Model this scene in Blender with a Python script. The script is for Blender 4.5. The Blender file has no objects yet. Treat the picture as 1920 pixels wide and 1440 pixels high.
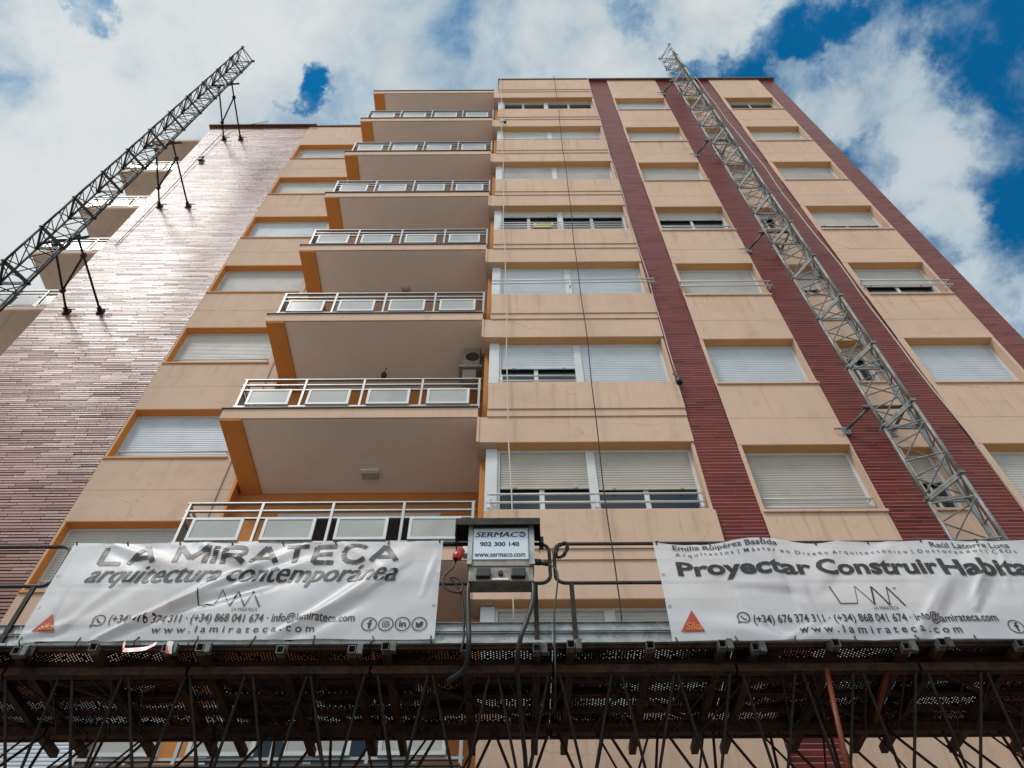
import bpy, bmesh, math, random
from mathutils import Vector, Matrix
random.seed(7)
sc = bpy.context.scene
COL = sc.collection

# ------------------------------------------------------------------ camera
F_PX, TH, RO = 1443.0, math.radians(53.2128), -0.00593
fw = Vector((0, math.cos(TH), math.sin(TH)))
up0 = Vector((0, -math.sin(TH), math.cos(TH)))
rt0 = Vector((1, 0, 0))
rt = rt0 * math.cos(RO) + up0 * math.sin(RO)
up = up0 * math.cos(RO) - rt0 * math.sin(RO)
cam_d = bpy.data.cameras.new('camera')
cam = bpy.data.objects.new('camera', cam_d)
COL.objects.link(cam)
cam_d.sensor_width = 36
cam_d.lens = 36 * F_PX / 1920
cam_d.clip_start, cam_d.clip_end = 0.05, 3000
M = Matrix((rt, up, -fw)).transposed().to_4x4()
M.translation = Vector((0, 0, 1.6))
cam.matrix_world = M
sc.camera = cam

# ------------------------------------------------------------------ light
SUN_DIR = Vector((-0.40, -0.42, 0.82)).normalized()      # towards the veiled sun: behind the camera, up to the left
SUN_STRENGTH, SUN_ANGLE = 1.8, 14
SKY_STRENGTH = 0.10
sc.view_settings.view_transform = 'Standard'
sc.view_settings.look = 'None'
sc.view_settings.exposure = 0.12
sc.view_settings.gamma = 1.0
sun_d = bpy.data.lights.new('sun', 'SUN')
sun_d.energy = SUN_STRENGTH
sun_d.angle = math.radians(SUN_ANGLE)
sun_d.color = (1.0, 0.96, 0.90)
sun = bpy.data.objects.new('sun', sun_d)
COL.objects.link(sun)
sun.rotation_euler = SUN_DIR.to_track_quat('Z', 'Y').to_euler()
sun.location = (-10, -10, 40)


# ------------------------------------------------------------------ node helper
class G:
    def __init__(self, tree):
        self.t = tree
        self.t.nodes.clear()

    def n(self, typ, **kw):
        nd = self.t.nodes.new(typ)
        for k, v in kw.items():
            setattr(nd, k, v)
        return nd

    def put(self, sock, v):
        if isinstance(v, (int, float)):
            sock.default_value = v
        elif isinstance(v, (tuple, list)):
            if len(v) == 3 and sock.type == 'RGBA':
                v = tuple(v) + (1,)
            sock.default_value = v
        else:
            self.t.links.new(v, sock)

    def m(self, op, a, b=0.0, c=None, clamp=False):
        nd = self.n('ShaderNodeMath', operation=op, use_clamp=clamp)
        self.put(nd.inputs[0], a)
        self.put(nd.inputs[1], b)
        if c is not None:
            self.put(nd.inputs[2], c)
        return nd.outputs[0]

    def ss(self, x, lo, hi):
        nd = self.n('ShaderNodeMapRange', interpolation_type='SMOOTHSTEP', clamp=True)
        self.put(nd.inputs[0], x)
        self.put(nd.inputs[1], lo)
        self.put(nd.inputs[2], hi)
        nd.inputs[3].default_value, nd.inputs[4].default_value = 0, 1
        return nd.outputs[0]

    def lin(self, x, lo, hi, a, b):
        nd = self.n('ShaderNodeMapRange', clamp=True)
        self.put(nd.inputs[0], x)
        for i, v in enumerate((lo, hi, a, b)):
            nd.inputs[i + 1].default_value = v
        return nd.outputs[0]

    def mix(self, f, a, b, blend='MIX'):
        nd = self.n('ShaderNodeMix', data_type='RGBA', blend_type=blend)
        self.put(nd.inputs[0], f)
        self.put(nd.inputs[6], a)
        self.put(nd.inputs[7], b)
        return nd.outputs[2]

    def xyz(self, v):
        nd = self.n('ShaderNodeSeparateXYZ')
        self.t.links.new(v, nd.inputs[0])
        return nd.outputs

    def vec(self, x, y, z):
        nd = self.n('ShaderNodeCombineXYZ')
        for i, v in enumerate((x, y, z)):
            self.put(nd.inputs[i], v)
        return nd.outputs[0]

    def vm(self, op, a, b=None):
        nd = self.n('ShaderNodeVectorMath', operation=op)
        self.put(nd.inputs[0], a)
        if b is not None:
            if op == 'SCALE':
                self.put(nd.inputs['Scale'], b)
            else:
                self.put(nd.inputs[1], b)
        return nd.outputs['Value'] if op in ('DOT_PRODUCT', 'LENGTH') else nd.outputs[0]

    def noise(self, v, scale, detail=4, rough=0.5, dist=0.0):
        nd = self.n('ShaderNodeTexNoise')
        if v is not None:
            self.t.links.new(v, nd.inputs['Vector'])
        nd.inputs['Scale'].default_value = scale
        nd.inputs['Detail'].default_value = detail
        nd.inputs['Roughness'].default_value = rough
        nd.inputs['Distortion'].default_value = dist
        return nd.outputs[0]

    def white(self, v):
        nd = self.n('ShaderNodeTexWhiteNoise')
        self.t.links.new(v, nd.inputs[0])
        return nd.outputs[0]

    def pos(self):
        return self.n('ShaderNodeNewGeometry').outputs['Position']

    def bump(self, h, strength=0.3, dist=0.01):
        nd = self.n('ShaderNodeBump')
        nd.inputs['Strength'].default_value = strength
        nd.inputs['Distance'].default_value = dist
        self.t.links.new(h, nd.inputs['Height'])
        return nd.outputs[0]

    def out(self, shader):
        o = self.n('ShaderNodeOutputMaterial')
        self.t.links.new(shader, o.inputs[0])

    def pbr(self, col, rough=0.6, metal=0.0, normal=None, spec=0.5, **kw):
        p = self.n('ShaderNodeBsdfPrincipled')
        self.put(p.inputs['Base Color'], col)
        self.put(p.inputs['Roughness'], rough)
        self.put(p.inputs['Metallic'], metal)
        self.put(p.inputs['Specular IOR Level'], spec)
        if normal is not None:
            self.t.links.new(normal, p.inputs['Normal'])
        for k, v in kw.items():
            self.put(p.inputs[k], v)
        return p.outputs[0]


# ------------------------------------------------------------------ world: Nishita sky with procedural clouds
w = bpy.data.worlds.new('World')
sc.world = w
w.use_nodes = True
g = G(w.node_tree)
sky = g.n('ShaderNodeTexSky', sky_type='NISHITA')
sky.sun_disc = False
sky.sun_elevation = math.asin(SUN_DIR.z)
sky.sun_rotation = math.atan2(SUN_DIR.x, SUN_DIR.y)
sky.air_density, sky.dust_density, sky.ozone_density = 1.0, 0.6, 2.0
d = g.n('ShaderNodeTexCoord').outputs['Generated']
dx, dy, dz = g.xyz(d)
den = g.m('ADD', g.m('MAXIMUM', dz, 0.0), 0.35)
pl = g.vec(g.m('DIVIDE', dx, den), g.m('DIVIDE', dy, den), 0.0)
warp = g.n('ShaderNodeTexNoise')
g.t.links.new(pl, warp.inputs['Vector'])
warp.inputs['Scale'].default_value = 3.0
warp.inputs['Detail'].default_value = 3.0
wv = g.vm('SCALE', g.vm('SUBTRACT', warp.outputs[1], (0.5, 0.5, 0.5)), 0.14)
plw = g.vm('ADD', pl, wv)
n1 = g.noise(plw, 5.5, 10, 0.60)
n2 = g.noise(plw, 2.2, 7, 0.55)
n3 = g.noise(plw, 18.0, 8, 0.65)
fbm = g.m('ADD', g.m('ADD', g.m('MULTIPLY', n1, 0.60), g.m('MULTIPLY', n3, 0.20)), g.m('MULTIPLY', n2, 0.20))
fbm = g.m('ADD', g.m('MULTIPLY', g.m('SUBTRACT', fbm, 0.5), 2.7), 0.5)
# direction shaken by noise, so that the openings in the cloud get ragged rims
wn1 = g.n('ShaderNodeTexNoise')
g.t.links.new(d, wn1.inputs['Vector'])
wn1.inputs['Scale'].default_value = 13.0
wn1.inputs['Detail'].default_value = 9.0
wn1.inputs['Roughness'].default_value = 0.66
dwp = g.vm('NORMALIZE', g.vm('ADD', d, g.vm('SCALE', g.vm('SUBTRACT', wn1.outputs[1], (0.5, 0.5, 0.5)), 0.13)))
# broken blue patch of sky to the right of the building
a = g.vm('DOT_PRODUCT', dwp, tuple(Vector((0.55, 0.31, 0.775)).normalized()))
right = g.ss(a, 0.930, 0.985)
bias = g.m('SUBTRACT', 0.30, g.m('MULTIPLY', right, 0.30))


def hole(v, r, amt):
    global bias
    c = g.vm('DOT_PRODUCT', dwp, tuple(Vector(v).normalized()))
    s = g.ss(c, math.cos(r), math.cos(r * 0.1))
    bias = g.m('SUBTRACT', bias, g.m('MULTIPLY', s, amt))


for v, r, amt in (((-0.229, 0.256, 0.939), 0.028, 0.44), ((-0.243, 0.270, 0.931), 0.028, 0.36),
                  ((-0.440, 0.160, 0.884), 0.030, 0.34), ((0.133, 0.190, 0.973), 0.028, 0.15),
                  ((0.268, 0.243, 0.932), 0.040, 0.34), ((0.314, 0.202, 0.928), 0.045, 0.32), ((0.215, 0.262, 0.940), 0.028, 0.30),
                  ((0.560, 0.33, 0.755), 0.10, 0.26), ((0.40, 0.325, 0.856), 0.055, 0.26), ((0.52, 0.24, 0.82), 0.07, 0.20),
                  ((0.47, 0.40, 0.785), 0.05, 0.22), ((0.46, 0.175, 0.87), 0.06, 0.16), ((0.365, 0.18, 0.913), 0.03, 0.2)):
    hole(v, r, amt)
# cumulus heads inside the blue patch
for v, r, amt in (((0.437, 0.285, 0.853), 0.085, 0.24), ((0.480, 0.372, 0.794), 0.05, 0.26), ((0.40, 0.215, 0.888), 0.07, 0.16), ((0.36, 0.29, 0.887), 0.05, 0.20), ((0.53, 0.41, 0.740), 0.06, 0.20)):
    hole(v, r, -amt)
dens = g.m('ADD', fbm, bias)
cov = g.ss(dens, 0.30, 0.80)
shade = g.m('ADD', g.m('MULTIPLY', n2, 0.45), g.m('MULTIPLY', n1, 0.55))
ccol = g.mix(g.ss(shade, 0.36, 0.60), (0.38, 0.45, 0.48), (0.66, 0.69, 0.70))
ccol = g.mix(g.ss(dens, 0.45, 0.95), (0.40, 0.53, 0.62), ccol)
ccol = g.mix(g.m('MULTIPLY', right, 0.5), ccol, (0.36, 0.45, 0.52))
# the cloud deck is brightest round the veiled sun; fill added behind the camera
sd = g.vm('DOT_PRODUCT', d, tuple(SUN_DIR))
glow = g.m('ADD', g.m('ADD', 1.0, g.m('MULTIPLY', g.ss(sd, 0.86, 1.0), 1.5)), g.m('MULTIPLY', g.ss(g.m('MULTIPLY', dy, -1.0), -0.05, 0.55), 0.28))
ccol = g.vm('SCALE', ccol, glow)
blue = g.mix(1.0, sky.outputs[0], (0.035, 0.80, 1.12), 'MULTIPLY')
b1 = g.n('ShaderNodeBackground')
g.put(b1.inputs[0], blue)
b1.inputs[1].default_value = SKY_STRENGTH
b2 = g.n('ShaderNodeBackground')
g.put(b2.inputs[0], ccol)
b2.inputs[1].default_value = 1.0
mx = g.n('ShaderNodeMixShader')
# low haze near the horizon keeps the cloud cover
g.put(mx.inputs[0], g.m('MAXIMUM', cov, g.m('SUBTRACT', 1.0, g.ss(dz, 0.05, 0.35))))
g.t.links.new(b1.outputs[0], mx.inputs[1])
g.t.links.new(b2.outputs[0], mx.inputs[2])
wo = g.n('ShaderNodeOutputWorld')
g.t.links.new(mx.outputs[0], wo.inputs[0])


# ------------------------------------------------------------------ materials
def mat(name):
    m = bpy.data.materials.new(name)
    m.use_nodes = True
    return m, G(m.node_tree)


def m_render(name, col, stain=0.35, rough=0.85, spec=0.25, facade=False):
    m, g = mat(name)
    p = g.pos()
    x, y, z = g.xyz(p)
    xy = g.m('ADD', x, y)
    st = g.noise(g.vec(g.m('MULTIPLY', xy, 3.2), 0.0, g.m('MULTIPLY', z, 0.35)), 1.0, 5, 0.6)
    bl = g.noise(p, 0.8, 5, 0.6)
    bl2 = g.noise(p, 2.6, 6, 0.65)
    fine = g.noise(p, 60, 3, 0.6)
    dark = tuple(c * k for c, k in zip(col, (0.66, 0.60, 0.55)))
    light = tuple(min(1, c * 1.10) for c in col)
    c = g.mix(g.m('MULTIPLY', g.ss(st, 0.52, 0.78), stain), col, dark)
    c = g.mix(g.m('MULTIPLY', g.ss(bl, 0.40, 0.70), 0.45), c, light)
    c = g.mix(g.m('MULTIPLY', g.ss(bl2, 0.52, 0.30), stain * 0.55), c, dark)
    if facade:
        # patches of later paint, rain streaks below each sill, hairline cracks
        pr = g.white(g.vec(g.m('FLOOR', g.m('DIVIDE', g.m('ADD', x, g.m('MULTIPLY', bl2, 0.05)), 0.93)), g.m('FLOOR', g.m('DIVIDE', z, 0.83)), 2.0))
        c = g.mix(g.m('MULTIPLY', g.ss(pr, 0.55, 0.95), 0.22), c, tuple(q * k for q, k in zip(col, (0.86, 0.84, 0.80))))
        c = g.mix(g.m('MULTIPLY', g.ss(pr, 0.30, 0.05), 0.16), c, tuple(min(1, q * k) for q, k in zip(col, (1.08, 1.10, 1.15))))
        fr = g.m('FRACT', g.m('DIVIDE', g.m('SUBTRACT', z, 8.93), 2.903))
        drip = g.noise(g.vec(g.m('MULTIPLY', xy, 7.5), 3.0, g.m('MULTIPLY', z, 0.25)), 1.0, 4, 0.7)
        dm = g.m('MULTIPLY', g.ss(drip, 0.50, 0.70), g.ss(fr, 0.55, 1.0))
        c = g.mix(g.m('MULTIPLY', dm, 0.45), c, tuple(q * k for q, k in zip(col, (0.55, 0.47, 0.42))))
        vo = g.n('ShaderNodeTexVoronoi', feature='DISTANCE_TO_EDGE')
        g.t.links.new(g.vm('ADD', p, g.vec(bl2, 0.0, bl)), vo.inputs['Vector'])
        vo.inputs['Scale'].default_value = 0.55
        ck = g.m('MULTIPLY', g.m('LESS_THAN', vo.outputs['Distance'], 0.0045), g.ss(bl, 0.48, 0.6))
        c = g.mix(g.m('MULTIPLY', ck, 0.5), c, dark)
    c = g.mix(g.m('MULTIPLY', fine, 0.10), c, dark)
    nb = g.bump(g.m('ADD', fine, g.m('MULTIPLY', bl2, 2.5)), 0.35, 0.005)
    g.out(g.pbr(c, rough, 0, nb, spec))
    return m


def m_brick(name, cols, mortar, h=0.09, L=0.30, joint=0.010, rough=0.25, tilt=0.6, spec=0.5, mort_rough=0.8, vj=0.8, lean=0.0):
    m, g = mat(name)
    x, y, z = g.xyz(g.pos())
    zr = g.m('DIVIDE', z, h)
    row = g.m('FLOOR', zr)
    fz = g.m('FRACT', zr)
    rr = g.white(g.vec(row, 3.7, 0.0))
    u = g.m('ADD', g.m('DIVIDE', g.m('ADD', x, y), L), g.m('MULTIPLY', rr, 3.0))
    cid = g.m('FLOOR', u)
    fu = g.m('FRACT', u)
    r1 = g.white(g.vec(row, cid, 1.0))
    r2 = g.white(g.vec(row, cid, 7.0))
    jm = g.m('MAXIMUM', g.m('LESS_THAN', fz, g.m('MULTIPLY', g.m('ADD', 0.65, g.m('MULTIPLY', g.white(g.vec(row, 9.1, g.m('FLOOR', g.m('MULTIPLY', u, 0.5)))), 0.7)), joint / h)), g.m('MULTIPLY', g.m('LESS_THAN', fu, joint * 0.45 / L), vj))
    c = g.mix(r1, cols[0], cols[1])
    c = g.mix(g.m('MULTIPLY', g.ss(r2, 0.80, 0.9), 0.85), c, cols[2])
    patch = g.noise(g.vec(g.m('MULTIPLY', x, 0.5), 0.0, g.m('MULTIPLY', z, 1.6)), 1.0, 5, 0.6)
    c = g.mix(g.m('MULTIPLY', g.ss(patch, 0.45, 0.7), 0.35), c, cols[1])
    c = g.mix(jm, c, mortar)
    wob = g.noise(g.vec(g.m('MULTIPLY', x, 6.0), 0.0, g.m('MULTIPLY', z, 14.0)), 1.0, 3, 0.5)
    hgt = g.m('ADD', g.m('MULTIPLY', g.m('SUBTRACT', 1.0, jm), 1.0),
              g.m('ADD', g.m('MULTIPLY', g.m('MULTIPLY', g.m('SUBTRACT', r2, 0.5), fz), tilt), g.m('MULTIPLY', wob, 0.5)))
    if lean:
        hgt = g.m('SUBTRACT', hgt, g.m('MULTIPLY', fz, lean))
    nb = g.bump(hgt, 0.6, 0.006)
    rg = g.m('ADD', g.m('MULTIPLY', r2, 0.08), rough)
    rg = g.m('ADD', rg, g.m('MULTIPLY', jm, mort_rough - rough))
    sp = g.m('MULTIPLY', g.m('SUBTRACT', 1.0, g.m('MULTIPLY', jm, 0.9)), spec)
    g.out(g.pbr(c, rg, 0, nb, sp))
    return m


def m_flat(name, col, rough=0.5, metal=0.0, spec=0.5, var=0.25, scale=6.0, dark=None):
    m, g = mat(name)
    n = g.noise(g.pos(), scale, 5, 0.6)
    dk = dark or tuple(c * 0.6 for c in col)
    c = g.mix(g.m('MULTIPLY', g.ss(n, 0.40, 0.72), var), col, dk)
    nb = g.bump(n, 0.08, 0.004)
    g.out(g.pbr(c, g.m('ADD', rough - 0.06, g.m('MULTIPLY', n, 0.12)), metal, nb, spec))
    return m


def m_rust(name, c1, c2, c3, rough=0.7, metal=0.3, lo=0.45, hi=0.62):
    m, g = mat(name)
    p = g.pos()
    n = g.noise(p, 9.0, 6, 0.65)
    n2 = g.noise(p, 40.0, 4, 0.6)
    c = g.mix(g.ss(n, lo, hi), c1, c2)
    c = g.mix(g.m('MULTIPLY', g.ss(n2, 0.55, 0.75), 0.6), c, c3)
    nb = g.bump(g.m('ADD', n, n2), 0.25, 0.004)
    g.out(g.pbr(c, g.m('ADD', rough - 0.1, g.m('MULTIPLY', n2, 0.2)), metal, nb, 0.4))
    return m


CREAM = m_render('cream_render', (0.555, 0.388, 0.285), 0.42, facade=True)
OCHRE = m_render('ochre_render', (0.66, 0.255, 0.062), 0.25)
SHADED_OCHRE = m_render('shaded_ochre_render', (0.50, 0.205, 0.062), 0.25)  # darker copy of the ochre, terrace shade put into its colour
SOFFIT = m_render('grey_soffit_render', (0.84, 0.71, 0.62), 0.15)
CONC = m_render('weathered_concrete', (0.50, 0.40, 0.32), 0.9)
JOINT = m_render('joint_groove', (0.44, 0.29, 0.195), 0.3)
LBRICK = m_brick('pink_glazed_brick', ((0.245, 0.088, 0.062), (0.32, 0.145, 0.105), (0.14, 0.036, 0.026)), (0.014, 0.005, 0.003),
                 h=0.065, L=0.60, joint=0.021, rough=0.36, tilt=1.3, spec=0.56, lean=0.6)
RBRICK = m_brick('maroon_glazed_brick', ((0.094, 0.0105, 0.010), (0.128, 0.019, 0.016), (0.055, 0.006, 0.006)), (0.34, 0.14, 0.115),
                 h=0.067, L=0.38, joint=0.0115, rough=0.30, tilt=0.5, spec=0.17, vj=0.25, lean=1.4)
COPING = m_flat('dark_red_coping', (0.10, 0.045, 0.038), 0.6, var=0.6)
ALU = m_flat('white_aluminium', (0.56, 0.57, 0.565), 0.42, 0.0, 0.5, 0.25, 3.0)
GREYALU = m_flat('grey_aluminium', (0.36, 0.35, 0.335), 0.42, 0.5, 0.5, 0.35, 5.0)
DRIP = m_flat('dark_drip_edge', (0.03, 0.028, 0.026), 0.5)
SHUT = [m_flat('shutter_grey', (0.47, 0.455, 0.43), 0.5, 0, 0.4, 0.35, 2.0),
        m_flat('shutter_blue_white', (0.50, 0.55, 0.59), 0.45, 0, 0.4, 0.3, 2.0),
        m_flat('shutter_ivory', (0.52, 0.505, 0.46), 0.5, 0, 0.4, 0.35, 2.0),
        m_flat('shutter_beige', (0.42, 0.385, 0.34), 0.5, 0, 0.4, 0.35, 2.0)]
GLASS = m_flat('dark_window_glass', (0.010, 0.014, 0.018), 0.06, 0, 0.6, 0.2)
DARK = m_flat('dark_interior', (0.008, 0.007, 0.007), 0.8)
RUST = m_rust('rusty_brown_steel', (0.046, 0.018, 0.009), (0.012, 0.006, 0.004), (0.004, 0.003, 0.002))
DKST = m_rust('dark_weathered_steel', (0.020, 0.016, 0.012), (0.036, 0.027, 0.018), (0.007, 0.005, 0.004), 0.6, 0.5)
GALV = m_rust('galvanised_steel', (0.34, 0.35, 0.35), (0.24, 0.25, 0.25), (0.15, 0.14, 0.13), 0.5, 0.6)
DGALV = m_rust('dull_galvanised_steel', (0.115, 0.115, 0.11), (0.065, 0.063, 0.06), (0.035, 0.03, 0.027), 0.55, 0.5)
MAST = m_rust('mast_grey_steel', (0.235, 0.24, 0.23), (0.15, 0.155, 0.148), (0.07, 0.06, 0.05), 0.5, 0.3)
SILH_MAST = m_rust('mast_silhouette_steel', (0.020, 0.018, 0.019), (0.030, 0.026, 0.026), (0.010, 0.008, 0.008), 0.6, 0.2)  # left mast: silhouette against the sky put into a near-black steel colour
RAILM = m_rust('rail_dark_grey_steel', (0.05, 0.048, 0.045), (0.028, 0.025, 0.023), (0.09, 0.05, 0.03), 0.45, 0.5, 0.5, 0.7)
BLACK = m_flat('black_rubber', (0.012, 0.012, 0.012), 0.5)
ROPEW = m_flat('pale_rope', (0.55, 0.50, 0.42), 0.9, 0, 0.2, 0.6, 60.0)
ROPED = m_flat('dark_rope', (0.05, 0.042, 0.035), 0.9, 0, 0.2, 0.5, 60.0)
INK = m_flat('black_ink', (0.018, 0.017, 0.018), 0.4, 0, 0.5, 0.1)
NAVY = m_flat('navy_ink', (0.012, 0.022, 0.085), 0.4, 0, 0.5, 0.1)
LBLUE = m_flat('pale_blue_ink', (0.20, 0.32, 0.55), 0.4, 0, 0.5, 0.1)
REDINK = m_flat('red_ink', (0.40, 0.045, 0.028), 0.4, 0, 0.5, 0.1)
YELINK = m_flat('yellow_ink', (0.55, 0.19, 0.04), 0.4, 0, 0.5, 0.1)
REDPL = m_flat('red_plastic', (0.42, 0.012, 0.018), 0.3, 0, 0.6, 0.2, 20.0)
WHPL = m_flat('white_plastic', (0.70, 0.70, 0.68), 0.4, 0, 0.5, 0.15)
LABEL = m_flat('pale_blue_label', (0.56, 0.63, 0.68), 0.35, 0, 0.5, 0.10, 8.0)
BOXM = m_rust('grey_box_steel', (0.25, 0.235, 0.20), (0.18, 0.165, 0.14), (0.10, 0.075, 0.05), 0.5, 0.4)
ORANGE = m_rust('orange_painted_steel', (0.17, 0.034, 0.007), (0.12, 0.026, 0.007), (0.06, 0.018, 0.008), 0.5, 0.1)
YELLOW = m_flat('yellow_sign_paper', (0.70, 0.62, 0.08), 0.5)
ACM = m_flat('dusty_beige_metal', (0.27, 0.225, 0.17), 0.5, 0, 0.4, 0.5)
ASPH = m_rust('asphalt', (0.11, 0.11, 0.105), (0.14, 0.135, 0.13), (0.08, 0.08, 0.08), 0.85, 0.0)
PAVE = m_render('pavement_concrete', (0.62, 0.57, 0.52), 0.4)

DPAVE = m_render('dark_paving', (0.085, 0.08, 0.075), 0.4)  # unseen near ground, darkened to keep bounce light off the lower facade

# frosted glass of the balcony panels
FROST, g = mat('frosted_glass')
n = g.noise(g.pos(), 1.3, 4, 0.5)
c = g.mix(g.ss(n, 0.35, 0.65), (0.56, 0.55, 0.51), (0.46, 0.455, 0.43))
sh = g.n('ShaderNodeMixShader')
sh.inputs[0].default_value = 0.30
tr = g.n('ShaderNodeBsdfTranslucent')
g.put(tr.inputs[0], c)
g.t.links.new(g.pbr(c, 0.16, 0, None, 0.7), sh.inputs[1])
g.t.links.new(tr.outputs[0], sh.inputs[2])
g.out(sh.outputs[0])

# mesh-vinyl of the banners: white, a little see-through
CLOTH, g = mat('banner_vinyl')
p = g.pos()
n = g.noise(p, 2.2, 5, 0.6)
c = g.mix(g.ss(n, 0.35, 0.7), (0.74, 0.74, 0.76), (0.64, 0.64, 0.67))
bs = g.pbr(c, 0.38, 0, g.bump(g.noise(p, 7.0, 3, 0.5), 0.12, 0.02), 0.45)
tr = g.n('ShaderNodeBsdfTranslucent')
g.put(tr.inputs[0], (0.7, 0.7, 0.7))
s1 = g.n('ShaderNodeMixShader')
s1.inputs[0].default_value = 0.18
g.t.links.new(bs, s1.inputs[1])
g.t.links.new(tr.outputs[0], s1.inputs[2])
tp = g.n('ShaderNodeBsdfTransparent')
s2 = g.n('ShaderNodeMixShader')
s2.inputs[0].default_value = 0.17
g.t.links.new(s1.outputs[0], s2.inputs[1])
g.t.links.new(tp.outputs[0], s2.inputs[2])
g.out(s2.outputs[0])

# perforated deck sheet: rows of drilled holes, some of them blocked by mud
PERF, g = mat('perforated_sheet')
p = g.pos()
x, y, z = g.xyz(p)
ux = g.m('DIVIDE', x, 0.026)
uy = g.m('ADD', g.m('DIVIDE', y, 0.030), g.m('MULTIPLY', g.m('MODULO', g.m('FLOOR', g.m('ADD', ux, 1000)), 2.0), 0.5))
px_ = g.m('SUBTRACT', g.m('FRACT', g.m('ADD', ux, 1000)), 0.5)
py_ = g.m('SUBTRACT', g.m('FRACT', g.m('ADD', uy, 1000)), 0.5)
r = g.m('SQRT', g.m('ADD', g.m('MULTIPLY', px_, px_), g.m('MULTIPLY', py_, py_)))
mud = g.noise(g.vec(g.m('MULTIPLY', x, 1.3), g.m('MULTIPLY', y, 2.5), 0.0), 1.0, 4, 0.6)
rad = g.lin(mud, 0.45, 0.57, 0.21, 0.0)
rnd = g.white(g.vec(g.m('FLOOR', g.m('ADD', ux, 1000)), g.m('FLOOR', g.m('ADD', uy, 1000)), 0.0))
hm = g.m('MULTIPLY', g.m('LESS_THAN', r, rad), g.m('GREATER_THAN', rnd, 0.12))
n = g.noise(p, 8.0, 6, 0.65)
c = g.mix(g.ss(n, 0.42, 0.62), (0.014, 0.005, 0.0035), (0.004, 0.0025, 0.002))
bs = g.pbr(c, 0.75, 0.2, g.bump(n, 0.2, 0.004), 0.3)
tp = g.n('ShaderNodeBsdfTransparent')
s2 = g.n('ShaderNodeMixShader')
g.t.links.new(hm, s2.inputs[0])
g.t.links.new(bs, s2.inputs[1])
g.t.links.new(tp.outputs[0], s2.inputs[2])
g.out(s2.outputs[0])

# red and white barrier tape
TAPE, g = mat('barrier_tape')
x, y, z = g.xyz(g.pos())
st = g.m('FRACT', g.m('MULTIPLY', g.m('ADD', g.m('ADD', x, 20.0), g.m('MULTIPLY', z, 0.6)), 9.0))
g.out(g.pbr(g.mix(g.m('GREATER_THAN', st, 0.5), (0.48, 0.03, 0.02), (0.52, 0.50, 0.48)), 0.35))


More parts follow.
